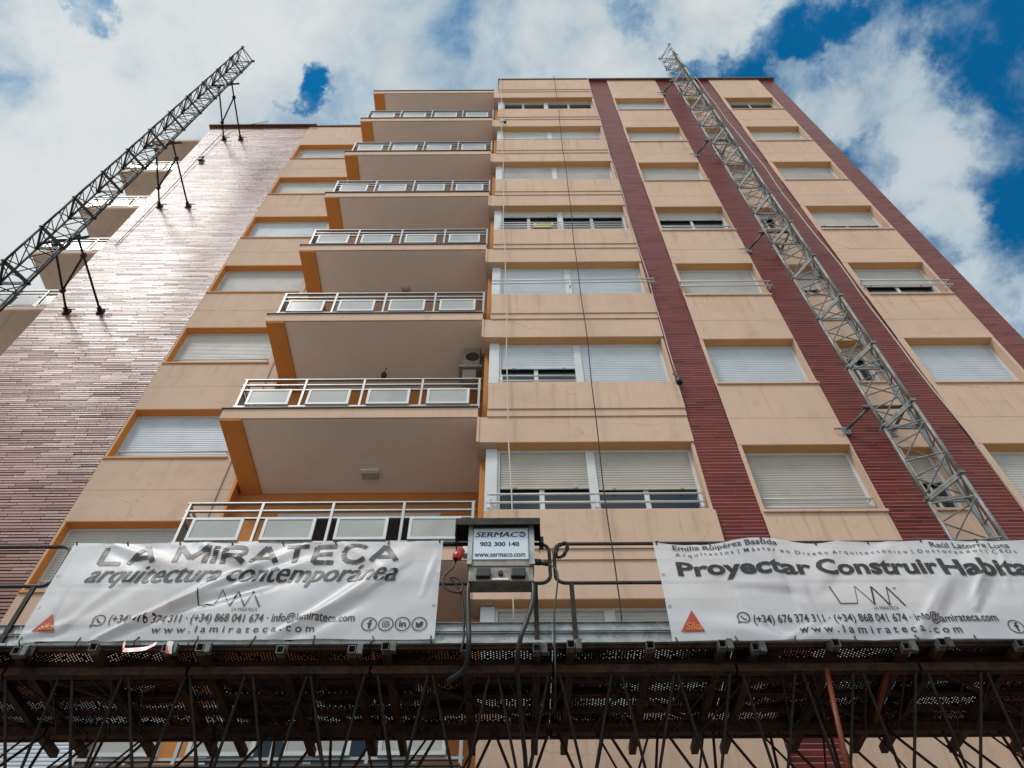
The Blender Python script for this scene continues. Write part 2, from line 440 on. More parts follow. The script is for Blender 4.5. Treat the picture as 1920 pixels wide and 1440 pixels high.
# ------------------------------------------------------------------ mesh builder
class MB:
    def __init__(self):
        self.v, self.f, self.s = [], [], []

    def add(self, vs, fs, smooth=False):
        o = len(self.v)
        self.v += [tuple(v) for v in vs]
        self.f += [tuple(i + o for i in f) for f in fs]
        self.s += [smooth] * len(fs)
        return self

    def box(self, x0, x1, y0, y1, z0, z1, bev=0.0):
        if bev <= 0:
            vs = [(x, y, z) for z in (z0, z1) for y in (y0, y1) for x in (x0, x1)]
            fs = [(0, 2, 3, 1), (4, 5, 7, 6), (0, 1, 5, 4), (2, 6, 7, 3), (0, 4, 6, 2), (1, 3, 7, 5)]
            return self.add(vs, fs)
        bm = bmesh.new()
        bmesh.ops.create_cube(bm, size=1)
        for v in bm.verts:
            v.co = ((x0 + x1) / 2 + v.co.x * (x1 - x0), (y0 + y1) / 2 + v.co.y * (y1 - y0), (z0 + z1) / 2 + v.co.z * (z1 - z0))
        bmesh.ops.bevel(bm, geom=bm.edges[:], offset=bev, segments=2, affect='EDGES', profile=0.6)
        bm.verts.index_update()
        self.add([v.co[:] for v in bm.verts], [[v.index for v in f.verts] for f in bm.faces])
        bm.free()
        return self

    def bar(self, p, q, a, b=None, upv=(0, 0, 1)):
        """rectangular bar from p to q, a wide, b high"""
        b = b or a
        p, q = Vector(p), Vector(q)
        t = (q - p).normalized()
        s = t.cross(Vector(upv))
        if s.length < 1e-4:
            s = t.cross(Vector((0, 1, 0)))
        s.normalize()
        u = s.cross(t)
        vs = []
        for c in (p, q):
            for i, j in ((-1, -1), (1, -1), (1, 1), (-1, 1)):
                vs.append(c + s * (a / 2 * i) + u * (b / 2 * j))
        return self.add(vs, [(0, 1, 2, 3), (7, 6, 5, 4), (0, 4, 5, 1), (1, 5, 6, 2), (2, 6, 7, 3), (3, 7, 4, 0)])

    def tube(self, pts, r, n=8, cap=True):
        pts = [Vector(p) for p in pts]
        vs, fs = [], []
        prev = None
        for i, p in enumerate(pts):
            t = (pts[min(i + 1, len(pts) - 1)] - pts[max(i - 1, 0)]).normalized()
            if prev is None:
                s = t.cross(Vector((0, 0, 1)))
                if s.length < 1e-3:
                    s = t.cross(Vector((0, 1, 0)))
            else:
                s = prev - t * prev.dot(t)
            s.normalize()
            prev = s
            b = t.cross(s)
            for k in range(n):
                an = 2 * math.pi * k / n
                vs.append(p + s * (r * math.cos(an)) + b * (r * math.sin(an)))
        for i in range(len(pts) - 1):
            for k in range(n):
                k2 = (k + 1) % n
                fs.append((i * n + k, i * n + k2, (i + 1) * n + k2, (i + 1) * n + k))
        self.add(vs, fs, True)
        if cap:
            o = len(self.v) - len(vs)
            self.f += [tuple(o + k for k in range(n))[::-1], tuple(o + (len(pts) - 1) * n + k for k in range(n))]
            self.s += [False, False]
        return self

    def prism(self, poly, y0, y1):
        """polygon in x,z pushed from y0 to y1"""
        n = len(poly)
        vs = [(x, y0, z) for x, z in poly] + [(x, y1, z) for x, z in poly]
        fs = [tuple(range(n)), tuple(range(2 * n - 1, n - 1, -1))]
        fs += [(i, i + n, (i + 1) % n + n, (i + 1) % n) for i in range(n)]
        return self.add(vs, fs)

    def build(self, name, material, parent=None, loc=None):
        me = bpy.data.meshes.new(name)
        org = wloc(parent) if parent is not None else Vector((0, 0, 0))
        if loc is not None:
            org = Vector(loc)
        me.from_pydata([(v[0] - org.x, v[1] - org.y, v[2] - org.z) for v in self.v], [], self.f)
        me.polygons.foreach_set('use_smooth', self.s)
        me.materials.append(material)
        bm = bmesh.new()
        bm.from_mesh(me)
        bmesh.ops.recalc_face_normals(bm, faces=bm.faces[:])
        bm.to_mesh(me)
        bm.free()
        o = bpy.data.objects.new(name, me)
        COL.objects.link(o)
        if parent is not None:
            o.parent = parent
            o.location = org - wloc(parent)
        else:
            o.location = org
        return o


def wloc(o):
    v = Vector((0, 0, 0))
    while o is not None:
        v += o.location
        o = o.parent
    return v


def empty(name, loc, label, cat, group=None):
    o = bpy.data.objects.new(name, None)
    COL.objects.link(o)
    o.location = loc
    o.empty_display_size = 0.3
    return tag(o, label, cat, group)


def tag(o, label, cat, group=None):
    o['label'] = label
    o['category'] = cat
    if group:
        o['group'] = group
    return o


def smooth_path(pts, k=8):
    P = [Vector(p) for p in pts]
    P = [P[0] * 2 - P[1]] + P + [P[-1] * 2 - P[-2]]
    out = []
    for i in range(1, len(P) - 2):
        for j in range(k):
            t = j / k
            a, b, c, d_ = P[i - 1], P[i], P[i + 1], P[i + 2]
            out.append(0.5 * ((2 * b) + (c - a) * t + (2 * a - 5 * b + 4 * c - d_) * t * t + (3 * b - a - 3 * c + d_) * t ** 3))
    out.append(P[-2])
    return out


# ------------------------------------------------------------------ ground
def struct(o):
    o['kind'] = 'structure'
    return o


mb = MB()
mb.add([(-900, -900, 0), (900, -900, 0), (900, 900, 0), (-900, 900, 0)], [(0, 1, 2, 3)])
struct(mb.build('ground', PAVE))
mb = MB()
mb.add([(-300, -14, 0.004), (300, -14, 0.004), (300, -5.0, 0.004), (-300, -5.0, 0.004)], [(0, 1, 2, 3)])
struct(mb.build('road', ASPH))
struct(MB().box(-300, 300, 0.5, 7.55, 0.0, 0.14).build('pavement', DPAVE))

# ------------------------------------------------------------------ the apartment building
BLD = empty('apartment_building', (0, 9, 0), 'tall cream apartment block with maroon brick strips, stacked balconies and roller shutters', 'building')
TOP = 29.62
sill = lambda k: 8.975 + 2.906 * k
lint = lambda k: 10.395 + 2.887 * k
sill1 = lambda k: 8.95 + 2.900 * k
lint1 = lambda k: 10.305 + 2.878 * k
KS = range(-2, 7)

# bodies behind the facade
MB().box(-0.38, 9.215, 8.045, 20, 0, 29.4).build('wall', CREAM, BLD)
MB().box(-10.74, -0.56, 9.62, 20, 0, 29.2).build('wall', CREAM, BLD)

# bay column
for k in KS:
    a, b = sill(k - 1), sill(k)
    z = lint(k - 1) if k > KS[0] else 0.3
    mb = MB()
    if k > KS[0]:
        mb.box(-0.388, 2.748, 7.628, 8.04, z + 0.757, b - 0.045)
        mb.box(-0.395, 2.748, 7.650, 8.04, z + 0.592, z + 0.757)
        mb.box(-0.545, 2.748, 7.672, 8.04, z + 0.0, z + 0.592)
        mb.box(-0.548, -0.512, 7.655, 8.038, z - 0.004, z + 0.585)
    else:
        mb.box(-0.388, 2.748, 7.628, 8.04, 0, b - 0.045)
    mb.build('bay_panel', CREAM, BLD)
z = lint(6)
MB().box(-0.388, 2.748, 7.628, 8.04, z + 0.757, TOP).box(-0.395, 2.748, 7.650, 8.04, z + 0.592, z + 0.757) \
    .box(-0.545, 2.748, 7.672, 8.04, z, z + 0.592).build('bay_panel', CREAM, BLD)
MB().box(2.70, 2.748, 7.70, 8.04, 0, TOP - 1.4).build('jamb', CREAM, BLD)
# brick strips
for x0, x1 in ((2.75, 3.38), (5.09, 5.74), (6.38, 6.95), (8.70, 9.22)):
    MB().box(x0, x1, 7.69, 8.04, 0, TOP).build('brick_strip', RBRICK, BLD)
MB().box(9.2155, 9.222, 8.042, 20, 0, TOP - 0.3).build('brick_strip', RBRICK, BLD)


def column(xl, xr, ol, orr, sl, ln, y):
    """cream panels, jambs between xl and xr with an opening ol..orr on each floor"""
    MB().box(xl + 0.001, ol, y + 0.004, 8.04, 0, TOP).box(orr, xr - 0.001, y + 0.004, 8.04, 0, TOP).build('jamb', CREAM, BLD)
    for k in KS:
        z0 = ln(k - 1) if k > KS[0] else 0.0
        MB().box(xl + 0.001, xr - 0.001, y, 8.035, z0, sl(k) - 0.045).build('wall_panel', CREAM, BLD)
        if k > KS[0]:
            zj = z0 + 0.62
            MB().box(xl + 0.003, xr - 0.003, y - 0.0015, y + 0.01, zj, zj + 0.012).build('joint', JOINT, BLD)
    MB().box(xl + 0.001, xr - 0.001, y, 8.035, ln(6), TOP).build('wall_panel', CREAM, BLD)


column(3.38, 5.09, 3.44, 5.068, sill1, lint1, 7.672)
column(5.74, 6.38, 5.80, 6.29, lambda k: sill1(k) + 0.02, lambda k: lint1(k) - 0.06, 7.680)
column(6.95, 8.70, 7.06, 8.64, sill1, lint1, 7.672)
MB().box(-0.42, 9.26, 7.60, 8.3, TOP, TOP + 0.085).build('coping', COPING, BLD)
MB().box(-0.39, 9.24, 8.3, 20, TOP - 0.2, TOP + 0.05).build('roof', CONC, BLD)


# ---- windows
def slats(mb, x0, x1, y, z0, z1, pitch=0.052):
    n = max(1, int(round((z1 - z0) / pitch)))
    p = (z1 - z0) / n
    for i in range(n):
        a = z0 + i * p
        prof = [(0.006, 0.0), (0.0, 0.004), (-0.005, p * 0.3), (-0.005, p * 0.7), (0.0, p * 0.93), (0.006, p)]
        vs = [(x, y + dy_, a + dz_) for dy_, dz_ in prof for x in (x0, x1)]
        mb.add(vs, [(2 * j, 2 * j + 1, 2 * j + 3, 2 * j + 2) for j in range(5)])


def bars(win, x0, x1, y, zs, r=0.013, posts=(), mat_=None, back=0.12, kink=0.0):
    mb = MB()
    for z in zs:
        mb.tube([(x0, y, z), (x1, y - 0.0, z + kink)], r, 8)
    for px in posts:
        mb.box(px - 0.02, px + 0.02, y - 0.006, y + 0.02, min(zs) - 0.10, max(zs) + 0.03)
        for z in zs:
            mb.box(px - 0.012, px + 0.012, y, y + back, z - 0.01, z + 0.01)
    if not posts:
        for px in (x0 + 0.04, x1 - 0.04):
            for z in zs:
                mb.box(px - 0.014, px + 0.014, y, y + back, z - 0.012, z + 0.012)
    return mb.build('guard_bar', mat_ or ALU, win)


def window(x0, x1, z0, z1, front, shutters, mull=(), reveal='top', sillx=0.035, tone=0, sill_mat=None):
    """shutters: list of (xa, xb, fraction closed, tone)"""
    yr = front + 0.165
    fr = MB()
    t = 0.045
    fr.box(x0, x0 + t, yr + 0.004, yr + 0.11, z0, z1)
    fr.box(x1 - t, x1, yr + 0.004, yr + 0.11, z0, z1)
    fr.box(x0 + t, x1 - t, yr + 0.006, yr + 0.11, z1 - 0.05, z1)
    fr.box(x0 + t, x1 - t, yr + 0.006, yr + 0.11, z0, z0 + 0.05)
    for mx_, mw in mull:
        fr.box(mx_ - mw / 2, mx_ + mw / 2, yr + (0.002 if mw > 0.08 else 0.05), yr + 0.10, z0 + 0.052, z1 - 0.052)
    wn = fr.build('window', ALU, BLD)
    MB().box(x0 + t, x1 - t, yr + 0.075, yr + 0.085, z0 + 0.05, z1 - 0.05).build('pane', GLASS, wn)
    for xa, xb, f, tn in shutters:
        if f <= 0:
            continue
        zb = z1 - 0.02 - (z1 - z0 - 0.03) * f
        mb = MB()
        slats(mb, xa, xb, yr + 0.03, zb + 0.04, z1 - 0.01)
        mb.box(xa, xb, yr + 0.018, yr + 0.04, zb, zb + 0.038)
        if f < 0.99:
            for q in (0.16, 0.84):
                xx = xa + (xb - xa) * q
                mb.box(xx - 0.012, xx + 0.012, yr - 0.005, yr + 0.018, zb - 0.005, zb + 0.06)
        mb.build('shutter', SHUT[tn], wn)
    if reveal == 'top':
        MB().box(x0 - 0.02, x1 + 0.005, front + 0.006, yr + 0.002, z1 - 0.010, z1 + 0.004).build('reveal', OCHRE2, wn)
    elif reveal == 'left':
        MB().box(x0 - 0.012, x0 + 0.006, front + 0.003, yr + 0.002, z0, z1 - 0.008).build('reveal', OCHRE, wn)
        MB().box(x0 - 0.012, x1, front + 0.003, yr + 0.003, z1 - 0.012, z1 + 0.004).build('reveal', OCHRE, wn)
    MB().box(x0 - sillx, x1 + sillx, front - 0.032, yr + 0.004, z0 - 0.05, z0 - 0.004, 0.006).build('sill', sill_mat or CREAM, wn)
    return wn


OCHRE2 = m_render('tan_lintel_render', (0.56, 0.305, 0.135), 0.25)

# bay windows, floor by floor: (left shutter closed, right shutter closed, tone)
bay = {-2: (1, 1, 0), -1: (1, 1, 0), 0: (0.57, 0.59, 3), 1: (0.52, 1, 1), 2: (1, 1, 1), 3: (0.19, 0.21, 0), 4: (1, 1, 0), 5: (1, 1, 2), 6: (0.0, 0.0, 0)}
for k in KS:
    fl, fr_, tn = bay[k]
    z0, z1 = sill(k), lint(k)
    xl, xm, xr = -0.40, 1.17, 2.70
    ml = [(xm, 0.13)]
    if fl < 1:
        ml += [(0.42, 0.07)]
    if fr_ < 1:
        ml += [(1.92, 0.07)]
    wn = window(xl + 0.17, xr, z0, z1, 7.672, [(xl + 0.22, xm - 0.05, fl, tn), (xm + 0.06, xr - 0.03, fr_, tn)], ml, sillx=0.03)
    MB().box(xl, xl + 0.172, 7.80, 7.95, z0 + 0.002, z1 - 0.012).build('corner_post', ALU, wn)
    zb0, zb1 = z0 + 0.19, z0 + 0.35
    if k == 0:
        bars(wn, -0.36, 2.66, 7.71, (zb0, zb1), 0.017, (-0.34, 1.17, 2.62))
    elif k == 1:
        bars(wn, -0.20, 1.08, 7.74, (zb0 - 0.03, zb1 - 0.05), 0.015, (-0.18,))
    elif k == 2:
        bars(wn, -0.38, 2.86, 7.58, (zb0 + 0.10, zb1 + 0.06), 0.016, (1.17,), kink=0.05)
    elif k == 3:
        bars(wn, -0.30, 2.66, 7.70, (zb0 + 0.02, zb1 - 0.02, zb1 + 0.10), 0.014, (-0.28, 1.17, 2.62))
    elif k == 4:
        bars(wn, -0.36, 2.66, 7.72, (zb0,), 0.014, (-0.30, 1.17))
    elif k == 5:
        bars(wn, -0.36, 2.66, 7.72, (zb1 - 0.02,), 0.016, (0.62, 1.75))
        bars(wn, -0.36, 2.66, 7.72, (zb0 - 0.08,), 0.012)

# single windows of the two cream columns
c1 = {-2: (1, 3), -1: (1, 0), 0: (1, 3), 1: (1, 1), 2: (1, 0), 3: (0.28, 0), 4: (1, 0), 5: (1, 2), 6: (1, 1)}
c2 = {-2: (1, 3), -1: (1, 0), 0: (1, 0), 1: (1, 1), 2: (0.535, 0), 3: (0.56, 2), 4: (1, 0), 5: (1, 2), 6: (0, 0)}
for (xl, xr, tab, who) in ((3.44, 5.068, c1, 1), (7.06, 8.64, c2, 2)):
    for k in KS:
        f, tn = tab[k]
        z0, z1 = sill1(k), lint1(k)
        ml = [((xl + xr) / 2 + 0.03, 0.06)] if f < 1 else []
        wn = window(xl, xr, z0, z1, 7.672, [(xl + 0.03, xr - 0.03, f, tn)], ml)
        if who == 1 and k == 0:
            bars(wn, xl + 0.02, xr - 0.02, 7.76, (z0 + 0.14, z0 + 0.30), 0.014, back=0.06)
        if k == 2:
            bars(wn, xl - 0.10, xr + 0.10, 7.585, (z0 + 0.20, z0 + 0.38), 0.018, back=0.09)
        if k == 3:
            bars(wn, xl - 0.02, xr - 0.03, 7.70, (z0 + 0.10,) if who == 2 else (z0 + 0.10, z0 + 0.24), 0.018)
        if k == 5:
            bars(wn, xl + 0.01, xr + 0.02, 7.72, (z0 + 0.20,), 0.014, ((xl + xr) / 2,))
        if k == 6 and who == 2:
            bars(wn, xl + 0.3, xr + 0.06, 7.68, (z0 + 0.03,), 0.016)
# small bathroom windows behind the right mast
bt = {-2: 0.3, -1: 0.3, 0: 0.45, 1: 0.25, 2: 0.6, 3: 0.2, 4: 0.5, 5: 0.8, 6: 0.3}
for k in KS:
    window(5.80, 6.29, sill1(k) + 0.02, lint1(k) - 0.06, 7.68, [(5.83, 6.26, bt[k], 3 if k < 2 else 0)], [(6.04, 0.04)], sillx=0.03)

# ---- left wing
TOPL = 29.42
MB().box(-10.75, -7.25, 9.17, 9.61, 0, TOPL).build('brick_wall', LBRICK, BLD)
MB().box(-10.752, -10.742, 9.612, 20, 0, TOPL - 0.3).build('brick_wall', LBRICK, BLD)
MB().box(-10.86, -7.0, 9.06, 9.75, TOPL, TOPL + 0.095).build('coping', COPING, BLD)
MB().box(-7.0, -0.5, 9.12, 9.75, TOPL + 0.01, TOPL + 0.10).build('coping', COPING, BLD)
silL = lambda j: 8.86 + 2.905 * j
linL = lambda j: 10.243 + 2.892 * j
yl = 9.172
MB().box(-5.07, -4.74, yl + 0.004, 9.60, 0, TOPL).box(-7.249, -7.21, yl + 0.004, 9.60, 0, TOPL).build('jamb', CREAM, BLD)
for j in KS:
    z0 = linL(j - 1) if j > KS[0] else 0
    MB().box(-7.249, -4.742, yl, 9.595, z0, silL(j) - 0.045).build('wall_panel', CREAM, BLD)
    if j > KS[0]:
        MB().box(-7.247, -4.745, yl - 0.0015, yl + 0.01, z0 + 0.70, z0 + 0.712).build('joint', JOINT, BLD)
MB().box(-7.249, -4.742, yl, 9.595, linL(6), TOPL).build('wall_panel', CREAM, BLD)
lw = {-2: (1, 1), -1: (1, 1), 0: (0.995, 0), 1: (0.995, 1), 2: (0.97, 2), 3: (0.98, 0), 4: (0.995, 1), 5: (0.97, 2), 6: (0.995, 0)}
for j in KS:
    f, tn = lw[j]
    z0, z1 = silL(j), linL(j)
    wn = window(-7.20, -5.08, z0, z1, yl, [(-7.16, -5.11, f, tn)], [], 'left', 0.04, sill_mat=OCHRE2)
    if j in (-1, 0, 1, 2):
        bars(wn, -7.15, -5.12, yl + 0.11, (z0 + 0.10, z0 + 0.26), 0.012, back=0.05)
    elif j in (5,):
        bars(wn, -7.15, -5.12, yl + 0.11, (z0 + 0.08,), 0.02, back=0.05)
# telephone cable running down the cream wall
MB().tube([(-4.93 + 0.01 * math.sin(i * 1.7), 9.158, 3.0 + i * 1.3) for i in range(20)], 0.006, 6).build('wall_cable', DRIP, BLD)

# ---- terraces
MB().box(-4.74, -0.499, 9.42, 9.60, 0, 29.40).build('terrace_wall', SHADED_OCHRE, BLD)
MB().box(-0.497, -0.392, 8.045, 9.60, 0, 29.40).build('terrace_wall', SHADED_OCHRE, BLD)
MB().box(-4.74, -4.70, 9.175, 9.418, 0, 29.40).build('terrace_wall', OCHRE, BLD)
DOORF = ALU
for k in range(-3, 7):
    zs = 11.085 + 2.906 * k          # underside of the slab
    zt = zs + 0.235
    XL, XR, Y0 = -4.66, -0.547, 7.74
    sl = MB().box(XL, XR, Y0, 9.415, zs, zt).box(XR + 0.0005, -0.4975, 8.046, 9.414, zs + 0.001, zt - 0.001).build('balcony', CREAM, BLD)
    MB().box(XL + 0.36, XR + 0.003, Y0 + 0.035, 9.41, zs - 0.006, zs + 0.01).build('soffit', SOFFIT, sl)
    MB().box(XL + 0.01, XL + 0.35, Y0 + 0.012, 9.41, zs - 0.035, zs + 0.01).build('edge_beam', OCHRE, sl)
    MB().box(XL - 0.025, XR + 0.0, Y0 - 0.028, 9.41, zt, zt + 0.022).build('drip_edge', DRIP, sl)
    if k == 6:
        continue                      # the topmost slab is only a roof over the terrace below it
    # railing
    yr = Y0 + 0.045
    rail = MB()
    xl, xr = -4.52, -0.52
    for z, w_, h_ in ((zt + 0.83, 0.05, 0.022), (zt + 0.685, 0.035, 0.025), (zt + 0.545, 0.035, 0.025), (zt + 0.105, 0.04, 0.03)):
        rail.box(xl - 0.02, xr, yr - w_ / 2, yr + w_ / 2, z - h_ / 2, z + h_ / 2)
        rail.box(xl - 0.018, xl + 0.018, yr + w_ / 2, 9.16, z - h_ / 2, z + h_ / 2)
    for px in (xl + 0.02, -3.48, -2.495, -1.51, xr - 0.03):
        rail.box(px - 0.018, px + 0.018, yr - 0.024, yr + 0.024, zt + 0.022, zt + 0.82)
    for py in (8.30, 8.85):
        rail.box(xl - 0.016, xl + 0.016, py - 0.018, py + 0.018, zt + 0.022, zt + 0.82)
    rail.build('railing', GREYALU, sl)
    for i in range(4):
        a = -4.36 + 0.985 * i
        b = a + 0.70
        zb, zc = zt + 0.125, zt + 0.53
        fr = MB()
        t = 0.042
        fr.box(a, a + t, yr - 0.045, yr - 0.022, zb, zc).box(b - t, b, yr - 0.045, yr - 0.022, zb, zc)
        fr.box(a + t, b - t, yr - 0.045, yr - 0.022, zb, zb + t).box(a + t, b - t, yr - 0.045, yr - 0.022, zc - t, zc)
        fr.build('panel_frame', ALU, sl)
        MB().box(a + t, b - t, yr - 0.036, yr - 0.030, zb + t, zc - t).build('glass_panel', FROST, sl)
    for ya, yb in ((7.86, 8.24), (8.36, 8.80)):
        MB().box(xl - 0.004, xl + 0.004, ya, yb, zt + 0.125, zt + 0.53).build('glass_panel', FROST, sl)
    # terrace door behind the railing
    dr = MB()
    for a in (-3.85, -2.55, -1.25):
        dr.box(a - 0.05, a + 0.05, 9.37, 9.417, zt + 0.03, zt + 2.15)
    dr.box(-3.80, -1.30, 9.372, 9.417, zt + 2.07, zt + 2.15)
    dr.box(-3.80, -1.30, 9.372, 9.417, zt + 0.03, zt + 0.11)
    do = dr.build('terrace_door', ALU, BLD)
    MB().box(-3.80, -2.60, 9.39, 9.40, zt + 0.11, zt + 2.07).box(-2.50, -1.30, 9.39, 9.40, zt + 0.11, zt + 2.07).build('pane', GLASS, do)

# ---- balconies of the side facade, sticking out past the brick wall
for j in range(-1, 5):
    zs = 17.36 + 2.9 * j
    XL, XR = -12.88, -10.76
    top = j == 4
    sl = MB().box(XL, XR, 9.52, 10.95, zs, zs + 0.20).build('side_balcony', CONC, BLD)
    MB().box(XL + 0.1, XR, 9.505, 9.519, zs + 0.03, zs + 0.17).build('fascia', CREAM, sl)
    if top:
        continue
    r_ = MB()
    for z, h_ in ((zs + 1.05, 0.03), (zs + 0.90, 0.025), (zs + 0.75, 0.025), (zs + 0.32, 0.03)):
        r_.box(XL + 0.03, XR, 9.56, 9.60, z - h_ / 2, z + h_ / 2)
        r_.box(XL + 0.03, XL + 0.07, 9.602, 10.9, z - h_ / 2, z + h_ / 2)
    for px in (XL + 0.05, -12.2, -11.5, -10.9):
        r_.box(px - 0.018, px + 0.018, 9.555, 9.605, zs + 0.2, zs + 1.04)
    r_.build('railing', GREYALU, sl)
    for a in (-12.75, -12.1, -11.42):
        MB().box(a, a + 0.5, 9.545, 9.553, zs + 0.34, zs + 0.74).build('glass_panel', FROST, sl)
    MB().box(XL + 0.02, XL + 0.028, 9.7, 10.8, zs + 0.34, zs + 0.74).build('glass_panel', FROST, sl)

# ------------------------------------------------------------------ things on the terraces
z_s = 11.085
t = empty('ceiling_light', (-2.39, 8.95, z_s - 0.006), 'rectangular pale lamp on the ceiling under the lowest visible balcony slab', 'ceiling lamp')
MB().box(-2.53, -2.25, 8.87, 9.03, z_s - 0.075, z_s - 0.007, 0.012).build('lamp_shade', SHUT[3], t)
MB().box(-2.55, -2.23, 8.85, 9.05, z_s - 0.022, z_s - 0.006).build('lamp_base', SOFFIT, t)
t = empty('pendant_lamp', (-2.50, 8.85, 13.985), 'black bulb holder hanging on a bare wire from a balcony soffit', 'pendant lamp')
MB().tube(smooth_path([(-2.50, 8.85, 13.985), (-2.47, 8.84, 13.93), (-2.51, 8.86, 13.88), (-2.50, 8.85, 13.80)]), 0.008, 6).build('wire', BLACK, t)
prof = [(0.0, 0.0), (0.045, -0.01), (0.06, -0.05), (0.055, -0.11), (0.03, -0.14), (0.0, -0.145)]
mb = MB()
N = 14
vs = [(-2.50 + r * math.cos(2 * math.pi * i / N), 8.85 + r * math.sin(2 * math.pi * i / N), 13.81 + z) for r, z in prof for i in range(N)]
mb.add(vs, [(a * N + i, a * N + (i + 1) % N, (a + 1) * N + (i + 1) % N, (a + 1) * N + i) for a in range(len(prof) - 1) for i in range(N)], True)
mb.build('bulb_holder', BLACK, t)
t = empty('ceiling_light', (-2.40, 8.70, 11.085 + 2.906 * 2), 'round grey lamp fixed to the soffit of the third balcony up', 'ceiling lamp')
mb = MB()
N = 24
prof = [(0.10, 0.0), (0.10, -0.03), (0.085, -0.06), (0.05, -0.075), (0.0, -0.078)]
zz = 11.079 + 2.906 * 2
vs = [(-2.40 + r * math.cos(2 * math.pi * i / N), 8.70 + r * math.sin(2 * math.pi * i / N), zz + z) for r, z in prof for i in range(N)]
mb.add(vs, [(a * N + i, a * N + (i + 1) % N, (a + 1) * N + (i + 1) % N, (a + 1) * N + i) for a in range(len(prof) - 1) for i in range(N)], True)
mb.build('lamp_shade', CONC, t)
t = empty('air_conditioner', (-0.74, 8.5, 13.33), 'beige air conditioner on a shelf under a shaded balcony soffit beside the bay', 'air conditioner')
MB().box(-0.93, -0.60, 8.36, 8.72, 13.36, 13.93, 0.02).build('casing', ACM, t)
MB().box(-0.92, -0.66, 8.38, 8.70, 12.98, 13.28, 0.02).build('casing', ACM, t)
MB().tube([(-0.75, 8.365, 13.65), (-0.75, 8.345, 13.65)], 0.13, 20).build('fan_grille', BLACK, t)
MB().box(-1.00, -0.557, 8.33, 8.76, 13.30, 13.34).build('shelf', GREYALU, t)
MB().tube(smooth_path([(-0.62, 8.40, 13.75), (-0.58, 8.36, 13.6), (-0.60, 8.38, 13.45), (-0.585, 8.5, 13.0)]), 0.014, 6).build('hose', BLACK, t)
mb = MB()
y_ = 7.905
zc = sill(3) + 0.66
mb.prism([(0.50, zc), (0.56, zc - 0.10), (0.90, zc - 0.10), (1.00, zc - 0.03), (1.00, zc + 0.05), (0.92, zc + 0.10), (0.56, zc + 0.10)], y_ - 0.06, y_ - 0.055)
t = tag(mb.build('window_sign', YELLOW, None, (0.75, y_ - 0.06, zc - 0.1)), 'small yellow notice with dark lettering hung in an open upper window', 'sign')
mb = MB()
for r_, (za, zb) in enumerate(((zc + 0.025, zc + 0.065), (zc - 0.065, zc - 0.02))):
    x = 0.60
    while x < 0.92:
        w_ = random.uniform(0.012, 0.03)
        mb.box(x, x + w_, y_ - 0.063, y_ - 0.0612, za, zb)
        x += w_ + random.uniform(0.008, 0.02)
mb.build('lettering', INK, t)

# ------------------------------------------------------------------ climbing masts
S = 0.545            # side of the triangular section
HM = 1.4965 * 0.985  # height of one section
YR, YA = 7.25, 7.25 - 0.866 * S


def mast_section():
    """one triangular lattice section, origin at the middle of the rear chords, standing on z = 0"""
    mb = MB()
    L, R, A = Vector((-S / 2, 0, 0)), Vector((S / 2, 0, 0)), Vector((0, -0.866 * S, 0))
    Z = Vector((0, 0, 1))
    for c in (L, R, A):
        mb.tube([c, c + Z * (HM - 0.004)], 0.025, 10)
    faces = ((L, A), (A, R), (R, L))
    for p, q in faces:
        for z in (0.022, HM - 0.026):
            mb.bar(p + Z * z, q + Z * z, 0.022, 0.042)
        n = 4
        for i in range(n):
            z0, z1 = 0.07 + (HM - 0.14) * i / n, 0.07 + (HM - 0.14) * (i + 1) / n
            s_, e_ = (p, q) if i % 2 == 0 else (q, p)
            dd = (e_ - s_).normalized() * 0.02
            mb.tube([s_ + Z * (z0 + 0.015) + dd, e_ + Z * (z1 - 0.015) - dd], 0.0115, 6, False)
    for c in (L, R, A):
        mb.box(c.x - 0.04, c.x + 0.04, c.y - 0.04, c.y + 0.04, 0.0, 0.018)
        mb.box(c.x - 0.04, c.x + 0.04, c.y - 0.04, c.y + 0.04, HM - 0.022, HM - 0.005)
    # drive rack on the rear face
    mb.box(S / 2 - 0.075, S / 2 - 0.04, -0.03, -0.008, 0.02, HM - 0.03)
    return mb


def mast(xc, ties, label, MAST):
    t = empty('climbing_mast', (xc, YR, 0.3), label, 'mast', 'climbing masts')
    z0 = 8.724 - HM * 5
    proto = None
    for i in range(-0, 20):
        z = z0 + HM * i
        if proto is None:
            proto = mast_section().build('mast_section', MAST, None, (0, 0, 0))
            o = proto
        else:
            o = proto.copy()
            COL.objects.link(o)
        o.parent = t
        o.location = (0, 0, z - 0.3)
    ztop = z0 + HM * 20
    # base
    MB().box(xc - 0.6, xc + 0.6, YR - 0.85, YR + 0.35, 0.14, 0.26).box(xc - 0.35, xc + 0.35, YR - 0.55, YR + 0.06, 0.26, z0).build('base_frame', RUST, t)
    MB().tube([(xc, YA, ztop - 0.02), (xc, YA, ztop + 0.11)], 0.035, 8).box(xc - S / 2 - 0.06, xc - S / 2 + 0.03, YR - 0.03, YR + 0.03, ztop - 0.01, ztop + 0.03) \
        .box(xc + S / 2 - 0.03, xc + S / 2 + 0.06, YR - 0.03, YR + 0.03, ztop - 0.01, ztop + 0.03).build('top_stop', BLACK, t)
    for tie in ties:
        tie(t, xc, MAST)
    return t


